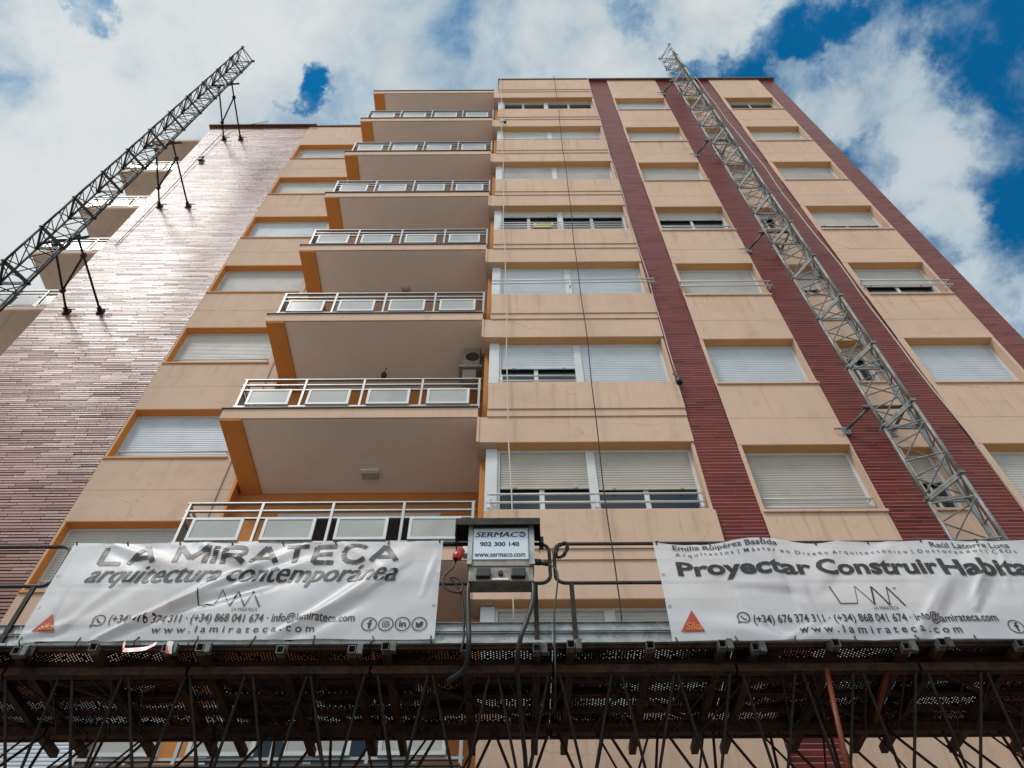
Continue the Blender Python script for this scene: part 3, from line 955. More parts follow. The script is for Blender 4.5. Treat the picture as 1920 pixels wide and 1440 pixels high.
def tie_long(z, fa, fb, foot_y=9.168):
    def f(t, xc, MAST):
        mb = MB()
        a0 = Vector((xc - 0.05, YR + 0.05, z - 0.35))
        b0 = Vector((xc + S / 2, YR + 0.03, z + 0.02))
        fa_, fb_ = Vector((fa, foot_y - 0.05, z)), Vector((fb, foot_y - 0.05, z))
        mb.tube([a0, fa_], 0.026, 8).tube([b0, fb_], 0.026, 8)
        mb.tube([a0.lerp(fa_, 0.68), b0.lerp(fb_, 0.25)], 0.024, 8)
        mb.tube([(xc - S / 2 - 0.1, YR + 0.02, z - 0.36), (xc + S / 2 + 0.25, YR + 0.05, z + 0.03)], 0.03, 8)
        for c, u in ((a0.lerp(fa_, 0.68), 0), (b0.lerp(fb_, 0.25), 0), (a0, 0), (b0, 0)):
            mb.box(c.x - 0.045, c.x + 0.045, c.y - 0.045, c.y + 0.045, c.z - 0.05, c.z + 0.05)
        tt = mb.build('wall_tie', MAST, t)
        for c, sx in ((fa_, 1), (fb_, 1)):
            m2 = MB()
            m2.box(c.x - 0.07, c.x + 0.07, foot_y - 0.035, foot_y - 0.003, c.z - 0.09, c.z + 0.09)
            m2.box(c.x - 0.03, c.x + 0.03, foot_y - 0.14, foot_y - 0.035, c.z - 0.05, c.z + 0.05)
            m2.tube([(c.x - 0.05, foot_y - 0.08, c.z), (c.x + 0.22 * sx, foot_y - 0.08, c.z)], 0.016, 6)
            m2.build('foot_plate', RUST, tt)
    return f


def tie_short(z):
    def f(t, xc, MAST):
        mb = MB()
        fy = 7.685
        l0, r0 = Vector((xc - S / 2, YR + 0.02, z + 0.10)), Vector((xc + S / 2, YR + 0.02, z + 0.10))
        fl, fr = Vector((xc - S / 2 - 0.30, fy - 0.05, z)), Vector((xc + S / 2 - 0.16, fy - 0.05, z - 0.05))
        mb.tube([l0, fl], 0.024, 8).tube([r0, fr], 0.024, 8).tube([l0, fr], 0.020, 8)
        mb.tube([(xc - S / 2 - 0.12, YR + 0.03, z + 0.10), (xc + S / 2 + 0.1, YR + 0.03, z + 0.10)], 0.03, 8)
        tt = mb.build('wall_tie', DGALV, t)
        for c in (fl, fr):
            m2 = MB()
            m2.box(c.x - 0.06, c.x + 0.06, fy - 0.03, fy - 0.002, c.z - 0.08, c.z + 0.08)
            m2.tube([(c.x - 0.20, fy - 0.07, c.z), (c.x + 0.06, fy - 0.07, c.z)], 0.018, 6)
            m2.build('foot_plate', GALV, tt)
    return f


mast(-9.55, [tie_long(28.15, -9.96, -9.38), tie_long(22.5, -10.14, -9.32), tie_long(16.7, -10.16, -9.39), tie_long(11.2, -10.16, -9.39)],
     'triangular lattice mast tied to the pink brick wall, dark against white clouds', SILH_MAST)
mast(5.69, [tie_short(10.6), tie_short(16.6), tie_short(22.3), tie_short(28.0)],
     'grey triangular lattice mast climbing in front of the maroon brick strips', MAST)

# ------------------------------------------------------------------ work platform
PF = empty('work_platform', (0, 6.3, 4.6), 'long rusty mast climbing platform with perforated deck, lattice truss and guard rails', 'work platform')
XA, XB = -8.9, 5.3
ZD = 5.46                        # underside of the deck sheets
YF, YB = 5.60, 7.06
ZC = ZD - 0.15                   # axis of the upper chords
YC1, YC2, YBOT, ZBOT = 5.76, 6.70, 6.23, ZD - 1.02
MOD = 1.523
X0 = -2.715 - MOD * 4
ends = [X0 + MOD * i for i in range(0, 10)]
ends = [e for e in ends if XA - 0.2 < e < XB + 0.2]
# deck sheets, one row after another
rows = 6
wd = (YB - YF) / rows
for e in range(len(ends) - 1):
    for r_ in range(rows):
        y0 = YF + r_ * wd + 0.003
        y1 = y0 + wd - 0.006
        xa, xb = ends[e] + 0.002, ends[e + 1] - 0.002
        mb = MB()
        mb.add([(xa, y0 + 0.01, ZD + 0.003), (xb, y0 + 0.01, ZD + 0.003), (xb, y1 - 0.01, ZD + 0.003), (xa, y1 - 0.01, ZD + 0.003)], [(0, 1, 2, 3)])
        pl_ = mb.build('deck_sheet', PERF, PF)
        MB().box(xa, xb, y0, y0 + 0.01, ZD - 0.045, ZD + 0.005).box(xa, xb, y1 - 0.01, y1, ZD - 0.045, ZD + 0.005) \
            .box(xa, xb, y0 + 0.01, y0 + 0.03, ZD - 0.045, ZD - 0.04).box(xa, xb, y1 - 0.03, y1 - 0.01, ZD - 0.045, ZD - 0.04).build('edge_flange', RUST, pl_)
# galvanised front lip
for e in range(len(ends) - 1):
    MB().box(ends[e] + 0.004, ends[e + 1] - 0.004, YF - 0.03, YF - 0.002, ZD - 0.012, ZD + 0.012).build('front_lip', GALV, PF)
# chords, split where the modules meet
for e in range(len(ends) - 1):
    xa, xb = ends[e] + 0.01, ends[e + 1] - 0.01
    MB().box(xa, xb, YC1 - 0.035, YC1 + 0.035, ZC - 0.04, ZC + 0.035, 0.006).build('chord', RUST, PF)
    MB().box(xa, xb, YC2 - 0.035, YC2 + 0.035, ZC - 0.04, ZC + 0.035, 0.006).build('chord', RUST, PF)
    MB().box(xa, xb, YBOT - 0.035, YBOT + 0.035, ZBOT - 0.035, ZBOT + 0.035, 0.006).build('chord', RUST, PF)
    # cross pieces under the deck
    MB().bar((xa + 0.1, YC1, ZC + 0.03), (xb - 0.1, YC2, ZC + 0.03), 0.025, 0.025).build('brace', RUST, PF)
    # lattice struts
    n = 3
    st = []
    for i in range(n):
        xm = xa + (xb - xa) * (i + 0.5) / n
        for yy in (YC1, YC2):
            st.append(((xa + (xb - xa) * i / n + 0.03, yy, ZC - 0.03), (xm, YBOT, ZBOT)))
            st.append(((xa + (xb - xa) * (i + 1) / n - 0.03, yy, ZC - 0.03), (xm, YBOT, ZBOT)))
    mb, mb2 = MB(), MB()
    for q, (p_, q_) in enumerate(st):
        p_ = Vector(p_) + Vector((random.uniform(-0.03, 0.03), 0, 0))
        (mb if p_.y < 6 else mb2).tube([p_, q_], 0.0125 if p_.y < 6 else 0.013, 8, False)
    for i in range(6):
        x_ = xa + (xb - xa) * (i + random.uniform(0.2, 0.8)) / 6
        x2 = x_ + random.choice((-1, 1)) * random.uniform(0.18, 0.36)
        mb.tube([(x_, YC1 + 0.02, ZC - 0.02), (x2, YC2 - 0.02, ZC - 0.03)], 0.009, 6, False)
        if i % 2:
            mb2.tube([(x_, YC2 + 0.02, ZC - 0.03), (x2, YBOT + random.uniform(0.0, 0.35), ZBOT + 0.02)], 0.010, 6, False)
    mb.build('lattice', DKST, PF)
    mb2.build('lattice', RUST, PF)
# outriggers (square tubes drawn out towards the street)
outs = []
for e in ends[:-1]:
    outs += [e + 0.14, e + MOD * 0.52, e + MOD - 0.14]
for i, x in enumerate(outs):
    if x > XB:
        continue
    yo = YF - random.uniform(0.06, 0.12)
    mb = MB()
    tw, th = 0.032, 0.036
    zc = ZD - 0.085
    for a_, b_, c_, d_ in ((-tw, tw, -th, -th + 0.006), (-tw, tw, th - 0.006, th), (-tw, -tw + 0.006, -th + 0.006, th - 0.006), (tw - 0.006, tw, -th + 0.006, th - 0.006)):
        mb.box(x + a_, x + b_, yo + 0.07, 7.20, zc + c_, zc + d_)
    o = mb.build('outrigger', RUST, PF)
    mb = MB()
    for a_, b_, c_, d_ in ((-tw, tw, -th, -th + 0.006), (-tw, tw, th - 0.006, th), (-tw, -tw + 0.006, -th + 0.006, th - 0.006), (tw - 0.006, tw, -th + 0.006, th - 0.006)):
        mb.box(x + a_, x + b_, yo, yo + 0.069, zc + c_, zc + d_)
    if i % 3 != 1:
        mb.box(x + tw * 1.2, x + tw * 1.2 + 0.05, yo + 0.0, yo + 0.05, zc - 0.045, zc + 0.05, 0.006)
    mb.build('tube_end', DGALV, o)
# toe boards
for e in range(len(ends) - 1):
    xa, xb = ends[e] + 0.004, ends[e + 1] - 0.004
    y = YF + 0.02
    mb = MB()
    for z0 in (ZD + 0.022, ZD + 0.125):
        mb.box(xa, xb, y, y + 0.004, z0, z0 + 0.09)
        mb.box(xa, xb, y - 0.02, y, z0 + 0.086, z0 + 0.090)
        mb.box(xa, xb, y - 0.02, y, z0, z0 + 0.004)
    mb.build('toe_board', GALV, PF)
    # back toe board on the wall side
    MB().box(xa, xb, YB + 0.005, YB + 0.009, ZD - 0.03, ZD + 0.10).build('toe_board', RUST, PF)
# guard rails: round-cornered frames with posts
ZR0, ZR1 = 6.085, 6.545


def guard(xa, xb, y):
    r_ = 0.09
    pts = []
    for cx, cz, a0 in ((xb - r_, ZR1 - r_, 90), (xb - r_, ZR0 + r_, 0), (xa + r_, ZR0 + r_, -90), (xa + r_, ZR1 - r_, 180)):
        for s_ in range(7):
            an = math.radians(a0 - 90 * s_ / 6)
            pts.append((cx + r_ * math.cos(an), y, cz + r_ * math.sin(an)))
    pts.append(pts[0])
    gr = MB().tube(pts, 0.017, 10).build('guard_rail', RAILM, PF)
    for px in (xa + 0.14, xb - 0.14, (xa + xb) / 2):
        MB().box(px - 0.02, px + 0.02, y - 0.012, y + 0.012, ZD - 0.10, ZR0 - 0.012).box(px - 0.03, px + 0.03, y - 0.035, y - 0.013, ZD - 0.11, ZD - 0.02).build('post', DKST, gr)


for a_ in (-8.66, -4.14, 0.385):
    guard(a_, a_ + 4.48, YF)
# orange locking props under the deck
MB().tube([(2.58, 5.70, ZC - 0.04), (2.44, 5.72, 4.20)], 0.021, 10).build('orange_prop', ORANGE, PF)
MB().tube([(3.14, 5.80, ZC + 0.02), (3.26, 6.62, ZC + 0.02)], 0.026, 10).build('orange_prop', ORANGE, PF)

# ------------------------------------------------------------------ text helper
def text_poly(body, x0, x1, z0, z1, bold=0.0, shear=0.0, heavy=0):
    """letters filled and fitted into the rectangle; returns vertices (x, z) and triangles"""
    cu = bpy.data.curves.new('t', 'FONT')
    cu.body = body
    cu.size = 1.0
    cu.offset = bold
    cu.shear = shear
    cu.resolution_u = 3
    o = bpy.data.objects.new('t', cu)
    COL.objects.link(o)
    dg = bpy.context.evaluated_depsgraph_get()
    me = bpy.data.meshes.new_from_object(o.evaluated_get(dg))
    bpy.data.objects.remove(o)
    bm = bmesh.new()
    bm.from_mesh(me)
    bpy.data.meshes.remove(me)
    bmesh.ops.triangulate(bm, faces=bm.faces[:])
    xs = [v.co.x for v in bm.verts]
    ys = [v.co.y for v in bm.verts]
    ax, bx, ay, by = min(xs), max(xs), min(ys), max(ys)
    sx, sy = (x1 - x0) / (bx - ax), (z1 - z0) / (by - ay)
    for v in bm.verts:
        v.co = Vector((x0 + (v.co.x - ax) * sx, z0 + (v.co.y - ay) * sy, 0))
    for it in range(6):
        es = [e for e in bm.edges if e.calc_length() > 0.024]
        if not es:
            break
        bmesh.ops.subdivide_edges(bm, edges=es, cuts=1)
        bmesh.ops.triangulate(bm, faces=[f for f in bm.faces if len(f.verts) > 3])
    bm.verts.index_update()
    vs = [(v.co.x, v.co.y) for v in bm.verts]
    fs = [tuple(v.index for v in f.verts) for f in bm.faces]
    bm.free()
    return vs, fs


def text_mb(mb, surf, lift, *a, **k):
    vs, fs = text_poly(*a, **k)
    mb.add([surf(x, z, lift) for x, z in vs], fs)


def stroke(mb, surf, lift, pts, w_):
    """flat polyline stroke in x,z laid on the surface"""
    for (xa, za), (xb, zb) in zip(pts[:-1], pts[1:]):
        n = max(1, int(math.hypot(xb - xa, zb - za) / 0.02))
        L_ = math.hypot(xb - xa, zb - za)
        nx, nz = -(zb - za) / L_ * w_ / 2, (xb - xa) / L_ * w_ / 2
        for i in range(n):
            p0 = (xa + (xb - xa) * i / n, za + (zb - za) * i / n)
            p1 = (xa + (xb - xa) * (i + 1) / n, za + (zb - za) * (i + 1) / n)
            mb.add([surf(p0[0] + nx, p0[1] + nz, lift), surf(p0[0] - nx, p0[1] - nz, lift), surf(p1[0] - nx, p1[1] - nz, lift), surf(p1[0] + nx, p1[1] + nz, lift)], [(0, 1, 2, 3)])


def ring(mb, surf, lift, cx, cz, r, w_, n=28, a0=0, a1=360):
    pts = [(cx + r * math.cos(math.radians(a0 + (a1 - a0) * i / n)), cz + r * math.sin(math.radians(a0 + (a1 - a0) * i / n))) for i in range(n + 1)]
    stroke(mb, surf, lift, pts, w_)


def fill(mb, surf, lift, poly):
    cx = sum(p[0] for p in poly) / len(poly)
    cz = sum(p[1] for p in poly) / len(poly)
    n = len(poly)
    mb.add([surf(x, z, lift) for x, z in poly] + [surf(cx, cz, lift)], [(i, (i + 1) % n, n) for i in range(n)])


def icons(parent, surf, cx, cz, dx_, r=0.062):
    l1 = 0.006
    for i in range(4):
        mb = MB()
        x = cx + dx_ * i
        ring(mb, surf, l1, x, cz, r, 0.009)
        if i == 0:
            stroke(mb, surf, l1, [(x + 0.022, cz + 0.034), (x + 0.008, cz + 0.036), (x + 0.003, cz + 0.022), (x + 0.003, cz - 0.042)], 0.017)
            stroke(mb, surf, l1, [(x - 0.016, cz + 0.006), (x + 0.022, cz + 0.006)], 0.014)
        elif i == 1:
            q = 0.028
            pts = [(x + sx * (q if k_ == 0 else q - 0.010) * 1.0, cz + sz * (q if k_ == 1 else q - 0.010)) for sx, sz, ks in ((1, 1, (0, 1)), (-1, 1, (1, 0)), (-1, -1, (0, 1)), (1, -1, (1, 0))) for k_ in ks]
            stroke(mb, surf, l1, pts + [pts[0]], 0.007)
            ring(mb, surf, l1, x, cz, 0.013, 0.007, 16)
            ring(mb, surf, l1, x + 0.016, cz + 0.016, 0.002, 0.004, 8)
        elif i == 2:
            text_mb(mb, surf, l1, 'in', x - 0.030, x + 0.030, cz - 0.026, cz + 0.030, bold=0.03)
        else:
            bird = [(-0.036, 0.026), (-0.018, 0.010), (0.002, 0.004), (0.006, 0.022), (0.020, 0.028), (0.030, 0.020), (0.040, 0.022), (0.033, 0.010), (0.028, -0.012), (0.010, -0.030), (-0.015, -0.034), (-0.038, -0.024), (-0.022, -0.018), (-0.034, -0.004), (-0.030, 0.006)]
            fill(mb, surf, l1, [(x + a_ * 0.95, cz + b_ * 0.95) for a_, b_ in bird])
        mb.build('round_icon', INK, parent)


def whatsapp(mb, surf, cx, cz, r=0.050):
    l1 = 0.006
    ring(mb, surf, l1, cx, cz, r, 0.010, 28, -120, 205)
    stroke(mb, surf, l1, [(cx - r * 0.90, cz - r * 0.42), (cx - r * 1.15, cz - r * 1.2), (cx - r * 0.50, cz - r * 0.87)], 0.010)
    stroke(mb, surf, l1, [(cx - 0.018, cz + 0.020), (cx - 0.016, cz + 0.004), (cx + 0.004, cz - 0.016), (cx + 0.022, cz - 0.020)], 0.012)


def lam(mb, surf, x0, x1, z0, z1):
    l1 = 0.006
    U = lambda a_, b_: (x0 + (x1 - x0) * a_, z0 + (z1 - z0) * b_)
    stroke(mb, surf, l1, [U(0, 1), U(0.065, 0.12), U(0.31, 0.10)], 0.011)
    stroke(mb, surf, l1, [U(0.31, 0.10), U(0.37, 0.98)], 0.005)
    stroke(mb, surf, l1, [U(0.37, 0.98), U(0.55, 0.02)], 0.007)
    stroke(mb, surf, l1, [U(0.55, 0.02), U(0.61, 0.94), U(0.775, 0.0)], 0.014)
    stroke(mb, surf, l1, [U(0.775, 0.0), U(0.84, 0.92)], 0.008)
    stroke(mb, surf, l1, [U(0.84, 0.92), U(1.0, -0.03)], 0.014)
    ring(mb, surf, l1, U(0.955, 0.90)[0], U(0, 0.86)[1], 0.010, 0.006, 10)


# ------------------------------------------------------------------ banners
def ridge(x, z, x0, z0, x1, z1, w0, w1, h):
    dx_, dz_ = x1 - x0, z1 - z0
    L2 = dx_ * dx_ + dz_ * dz_
    t = ((x - x0) * dx_ + (z - z0) * dz_) / L2
    t = max(0.0, min(1.0, t))
    d_ = math.hypot(x - x0 - t * dx_, z - z0 - t * dz_)
    w_ = w0 + (w1 - w0) * t
    side = 1.0 if (x - x0) * dz_ - (z - z0) * dx_ > 0 else -1.0
    e = d_ / w_
    k = math.exp(-e * e) - 0.45 * math.exp(-(e - 1.6) ** 2) * (1 if side > 0 else 0.3)
    return h * k * math.sin(math.pi * min(1, 0.12 + 0.88 * t)) ** 0.5 if t < 1 else h * k * 0.35


def bnoise(x, z, s):
    return (math.sin(x * 3.1 + s) * math.sin(z * 4.3 + s * 2) + 0.6 * math.sin(x * 7.3 + z * 5.1 + s * 3) + 0.4 * math.sin(x * 12.1 - z * 9.0 + s) + 0.3 * math.sin(x * 4.0 - z * 17 + s * 1.7)) / 2.3


def banner(x0, x1, z0, z1, y, ridges, top_ties, bot_ties, seed, label):
    t = empty('banner', ((x0 + x1) / 2, y, z0), label, 'banner', 'advertising banners on the platform')

    def shift(x, z):
        """vertical slump of the cloth between its ties"""
        u = max(0.0, min(1.0, (z - z0) / (z1 - z0)))
        s_ = 0.0
        for ties, k_, amp in ((top_ties, u ** 2.5, -1.0), (bot_ties, (1 - u) ** 2.5, 0.6)):
            for a_, b_, dep in ties:
                if a_ <= x <= b_:
                    s_ += k_ * amp * dep * math.sin(math.pi * (x - a_) / (b_ - a_)) ** 0.8
        return s_

    def surf(x, z, lift=0.0):
        d_ = 0.012 * bnoise(x, z, seed)
        for r_ in ridges:
            d_ += 0.72 * ridge(x, z, *r_)
        u = (z - z0) / (z1 - z0)
        d_ += 0.02 * math.sin(math.pi * max(0, min(1, u)))
        return (x, y - d_ - lift, z + shift(x, z))

    nx, nz = int((x1 - x0) / 0.022), int((z1 - z0) / 0.022)
    mb = MB()
    vs = [surf(x0 + (x1 - x0) * i / nx, z0 + (z1 - z0) * j / nz) for j in range(nz + 1) for i in range(nx + 1)]
    fs = [(j * (nx + 1) + i, j * (nx + 1) + i + 1, (j + 1) * (nx + 1) + i + 1, (j + 1) * (nx + 1) + i) for j in range(nz) for i in range(nx)]
    mb.add(vs, fs, True)
    mb.build('cloth', CLOTH, t)
    # eyelets and cable ties
    mb = MB()
    ex = [x0 + 0.03 + (x1 - x0 - 0.06) * i / 7 for i in range(8)]
    for x in ex:
        for z, zz in ((z0 + 0.03, -0.09), (z1 - 0.03, 0.05)):
            p = Vector(surf(x, z, 0.004))
            mb.tube([p + Vector((0.0, 0.0, 0)), p + Vector((random.uniform(-0.02, 0.02), -0.01, zz * 0.5)), p + Vector((random.uniform(-0.03, 0.03), 0.01, zz))], 0.006, 6)
    mb.build('cable_tie', BLACK, t)
    mb = MB()
    for z in (z0 + 0.33, z0 + 0.68):
        for x in (x0 + 0.03, x1 - 0.03):
            ring(mb, surf, 0.005, x, z, 0.011, 0.008, 12)
    mb.build('eyelet', GALV, t)
    return t, surf


rid1 = [(-3.50, 5.47, -1.95, 6.50, 0.03, 0.07, 0.050), (-2.95, 5.80, -1.75, 6.35, 0.035, 0.08, 0.038), (-3.85, 5.56, -3.20, 6.5, 0.03, 0.10, 0.018),
        (-2.0, 5.50, -1.15, 6.1, 0.04, 0.09, 0.030), (-1.75, 5.6, -0.9, 6.5, 0.05, 0.10, 0.026), (-3.75, 6.52, -3.05, 6.22, 0.04, 0.09, 0.026),
        (-2.9, 6.5, -2.1, 6.15, 0.04, 0.07, 0.032), (-1.6, 6.52, -1.0, 6.1, 0.05, 0.10, 0.022), (-4.1, 5.52, -3.6, 5.7, 0.03, 0.06, 0.02),
        (-3.48, 5.48, -2.75, 5.95, 0.014, 0.022, 0.022), (-2.72, 5.80, -2.15, 6.02, 0.012, 0.02, 0.016), (-2.05, 5.50, -1.55, 5.80, 0.014, 0.02, 0.016), (-1.35, 5.9, -0.95, 6.3, 0.015, 0.025, 0.014), (-0.8, 5.9, -0.7, 6.4, 0.02, 0.03, 0.012)]
B1, sf1 = banner(-4.14, -0.66, 5.468, 6.545, YF - 0.055, rid1, [(-4.14, -2.9, 0.012), (-2.9, -1.6, 0.02), (-1.6, -0.66, 0.012)],
                 [(-3.3, -2.3, 0.02), (-2.3, -0.9, 0.012)], 1.3, 'wrinkled white banner with big capitals over slanted lettering, left of the control box')


def line(parent, surf, body, x0, x1, z0, z1, bold=0.0, shear=0.0, lift=0.006, m_=INK, layers=1, step=0.0):
    """one line of printing"""
    mb = MB()
    for k_ in range(layers):
        text_mb(mb, surf, lift + 0.0006 * k_, body, x0 + step * k_, x1 + step * k_, z0, z1, bold=bold, shear=shear)
    return mb.build('lettering', m_, parent)


def marks(parent, surf, lam_box, wa, ic):
    mb = MB()
    lam(mb, surf, *lam_box)
    mb.build('line_logo', INK, parent)
    mb = MB()
    whatsapp(mb, surf, *wa)
    mb.build('phone_icon', INK, parent)
    icons(parent, surf, *ic)


mb = MB()
GL = {'L': [[(0, 1), (0, 0), (0.9, 0)]], 'A': [[(-0.04, 0), (0.5, 1), (1.04, 0)], [(0.2, 0.27), (0.8, 0.27)]], 'M': [[(0, 0), (0, 1)], [(0, 1), (0.62, 0.22), (1.24, 1)], [(1.24, 1), (1.24, 0)]],
      'I': [[(0, 0), (0, 1)]], 'R': [[(0, 0), (0, 1), (0.6, 1), (0.82, 0.88), (0.82, 0.52), (0.6, 0.40), (0, 0.40)], [(0.48, 0.40), (0.92, 0)]],
      'T': [[(-0.02, 1), (0.92, 1)], [(0.45, 1), (0.45, 0)]], 'E': [[(0.85, 1), (0, 1), (0, 0), (0.85, 0)], [(0, 0.51), (0.74, 0.51)]],
      'C': [[(0.98, 0.83), (0.80, 0.97), (0.54, 1.0), (0.25, 0.93), (0.06, 0.70), (0.03, 0.42), (0.16, 0.14), (0.42, 0.0), (0.72, 0.01), (0.98, 0.18)]]}
WD = {'L': 0.9, 'A': 1.0, 'M': 1.24, 'I': 0.05, 'R': 0.9, 'T': 0.9, 'E': 0.82, 'C': 0.95, ' ': 0.22}
txt = 'LA MIRATECA'
tot = sum(WD[c_] for c_ in txt) + 0.36 * (len(txt) - 1)
sc_x = (2.77 - 0.05) / tot
cx_ = -3.80
for n_, c_ in enumerate(txt):
    for q_, st_ in enumerate(GL.get(c_, [])):
        stroke(mb, sf1, 0.006 + 0.0004 * q_, [(cx_ + a_ * sc_x, 6.285 + b_ * 0.205) for a_, b_ in st_], 0.050)
    cx_ += (WD[c_] + 0.36) * sc_x
mb.build('lettering', INK, B1)
line(B1, sf1, 'arquitectura contempor\u00e1nea', -3.84, -1.05, 5.995, 6.25, 0.0, 0.40, layers=3, step=0.0055)
line(B1, sf1, 'LA MIRATECA', -2.43, -2.21, 5.747, 5.780)
line(B1, sf1, '(+34) 676 374 311 \u00b7 (+34) 868 041 674 \u00b7 info@lamirateca.com', -3.45, -1.355, 5.612, 5.722, 0.014)
line(B1, sf1, 'w w w . l a m i r a t e c a . c o m', -3.06, -1.68, 5.535, 5.60, 0.012)
marks(B1, sf1, (-2.78, -2.20, 5.795, 5.97), (-3.533, 5.66), (-1.226, 5.612, 0.1425))
mb = MB()
fill(mb, sf1, 0.007, [(-4.055, 5.550), (-3.86, 5.550), (-3.955, 5.727)])
sk = mb.build('triangle_logo', REDINK, B1)
mb = MB()
text_mb(mb, sf1, 0.011, 'Sika', -4.005, -3.885, 5.562, 5.632, bold=0.02, shear=0.15)
mb.build('lettering', YELINK, sk)

rid2 = [(2.30, 5.44, 1.55, 5.62, 0.05, 0.10, 0.022), (2.30, 5.44, 3.05, 5.62, 0.05, 0.10, 0.022), (3.42, 5.50, 3.95, 6.12, 0.05, 0.07, 0.036),
        (3.98, 5.74, 4.32, 6.3, 0.03, 0.08, 0.040), (1.95, 6.02, 2.65, 5.96, 0.04, 0.05, 0.018), (2.40, 5.98, 2.30, 6.45, 0.05, 0.12, 0.030), (2.75, 6.0, 2.95, 6.45, 0.05, 0.12, 0.024),
        (3.55, 6.5, 3.2, 6.15, 0.05, 0.10, 0.022), (4.4, 6.5, 4.05, 6.1, 0.05, 0.10, 0.028), (1.7, 6.5, 1.85, 6.05, 0.05, 0.10, 0.022),
        (3.95, 5.78, 4.25, 6.15, 0.012, 0.022, 0.024), (3.40, 5.52, 3.75, 5.95, 0.014, 0.022, 0.018), (2.32, 5.45, 2.0, 5.72, 0.014, 0.02, 0.016), (2.28, 5.45, 2.7, 5.66, 0.014, 0.02, 0.016), (1.95, 5.75, 1.88, 6.05, 0.012, 0.02, 0.014), (4.55, 6.45, 4.35, 5.9, 0.02, 0.03, 0.016)]
tops = [(1.32, 2.05, 0.055), (2.05, 2.55, -0.035), (2.55, 3.05, 0.040), (3.05, 3.9, 0.022), (3.9, 4.87, 0.03)]
B2, sf2 = banner(1.32, 4.87, 5.435, 6.525, YF - 0.055, rid2, tops, [(1.4, 2.3, 0.01), (2.3, 3.0, 0.02), (3.0, 4.3, 0.02)], 4.1,
                 'sagging white banner with Proyectar Construir Habitar in bold letters, right of the control box')
line(B2, sf2, 'Emilia Ruip\u00e9rez Bastida', 1.49, 2.475, 6.42, 6.505, 0.010)
line(B2, sf2, 'Ra\u00fal Latorre Luna', 3.90, 4.63, 6.425, 6.495, 0.010)
line(B2, sf2, 'A r q u i t e c t o s  |  M \u00e1 s t e r  e n  D i s e \u00f1 o  A r q u i t e c t \u00f3 n i c o  |  D o c t o r a n d o s  |  C E O s', 1.50, 4.66, 6.345, 6.405, 0.004)
line(B2, sf2, 'Proyectar', 1.485, 2.70, 6.055, 6.285, 0.034)
line(B2, sf2, 'Construir', 2.745, 3.855, 6.105, 6.295, 0.034)
line(B2, sf2, 'Habitar', 3.875, 4.79, 6.085, 6.285, 0.034)
line(B2, sf2, 'LA MIRATECA', 3.10, 3.318, 5.718, 5.751)
line(B2, sf2, '(+34) 676 374 311 \u00b7 (+34) 868 041 674 \u00b7 info@lamirateca.com', 2.045, 4.115, 5.575, 5.683, 0.014)
line(B2, sf2, 'w w w . l a m i r a t e c a . c o m', 2.40, 3.765, 5.49, 5.563, 0.012)
marks(B2, sf2, (2.795, 3.385, 5.762, 5.974), (1.965, 5.656), (4.235, 5.550, 0.1425))
mb = MB()
fill(mb, sf2, 0.007, [(1.405, 5.515), (1.606, 5.515), (1.53, 5.725)])
sk = mb.build('triangle_logo', REDINK, B2)
mb = MB()
text_mb(mb, sf2, 0.011, 'Sika', 1.455, 1.59, 5.527, 5.60, bold=0.02, shear=0.15)
mb.build('lettering', YELINK, sk)

# ------------------------------------------------------------------ control box
CB = empty('control_box', (-0.11, 5.5, 5.98), 'grey steel control box with pale lettered plate and dark rain hood on the guard rail', 'control box')
yb = 5.42
MB().box(-0.405, 0.190, yb, yb + 0.17, 6.135, 6.60, 0.008).build('casing', BOXM, CB)
MB().box(-0.395, 0.180, yb + 0.01, yb + 0.17, 5.975, 6.134, 0.006).build('lower_panel', BOXM, CB)
mb = MB().box(-0.535, 0.255, yb - 0.07, yb + 0.20, 6.60, 6.64).box(-0.535, 0.255, yb - 0.075, yb - 0.068, 6.565, 6.645) \
    .box(-0.535, -0.528, yb - 0.068, yb + 0.20, 6.45, 6.60).box(0.248, 0.255, yb - 0.068, yb + 0.20, 6.45, 6.60)
mb.build('hood', DKST, CB)
MB().box(-0.412, -0.372, yb - 0.022, yb - 0.001, 6.14, 6.60).build('hinge_strip', GALV, CB)
MB().box(0.150, 0.196, yb - 0.022, yb - 0.001, 6.14, 6.60).build('hinge_strip', GALV, CB)
plt = MB().box(-0.366, 0.140, yb - 0.008, yb - 0.001, 6.205, 6.572).build('plate', LABEL, CB)
flat = lambda x, z, lift=0.0: (x, yb - 0.0095 - lift, z)
line(plt, flat, 'SERMAC', -0.348, 0.048, 6.468, 6.528, 0.0, 0.22, 0.0, NAVY, 4, 0.0022)
mb = MB()
ring(mb, flat, 0.0, 0.086, 6.498, 0.027, 0.012, 24, -150, 120)
fill(mb, flat, 0.0005, [(0.052, 6.512), (0.085, 6.508), (0.105, 6.516), (0.094, 6.524), (0.070, 6.524)])
mb.build('round_logo', NAVY, plt)
line(plt, flat, '902 300 140', -0.305, 0.053, 6.358, 6.408, 0.002, 0, 0.0, NAVY, 4, 0.0018)
line(plt, flat, 'www.sermaco.com', -0.350, 0.108, 6.232, 6.272, 0.0, 0, 0.0, NAVY, 3, 0.0015)
mb = MB()
stroke(mb, flat, 0.0008, [(0.052, 6.494), (0.075, 6.488), (0.100, 6.494)], 0.010)
mb.build('logo_stripe', LBLUE, plt)
MB().box(-0.33, -0.20, yb - 0.035, yb + 0.009, 5.995, 6.09, 0.01).build('socket', BLACK, CB)
MB().box(-0.02, 0.11, yb - 0.035, yb + 0.009, 5.995, 6.09, 0.01).build('socket', BLACK, CB)
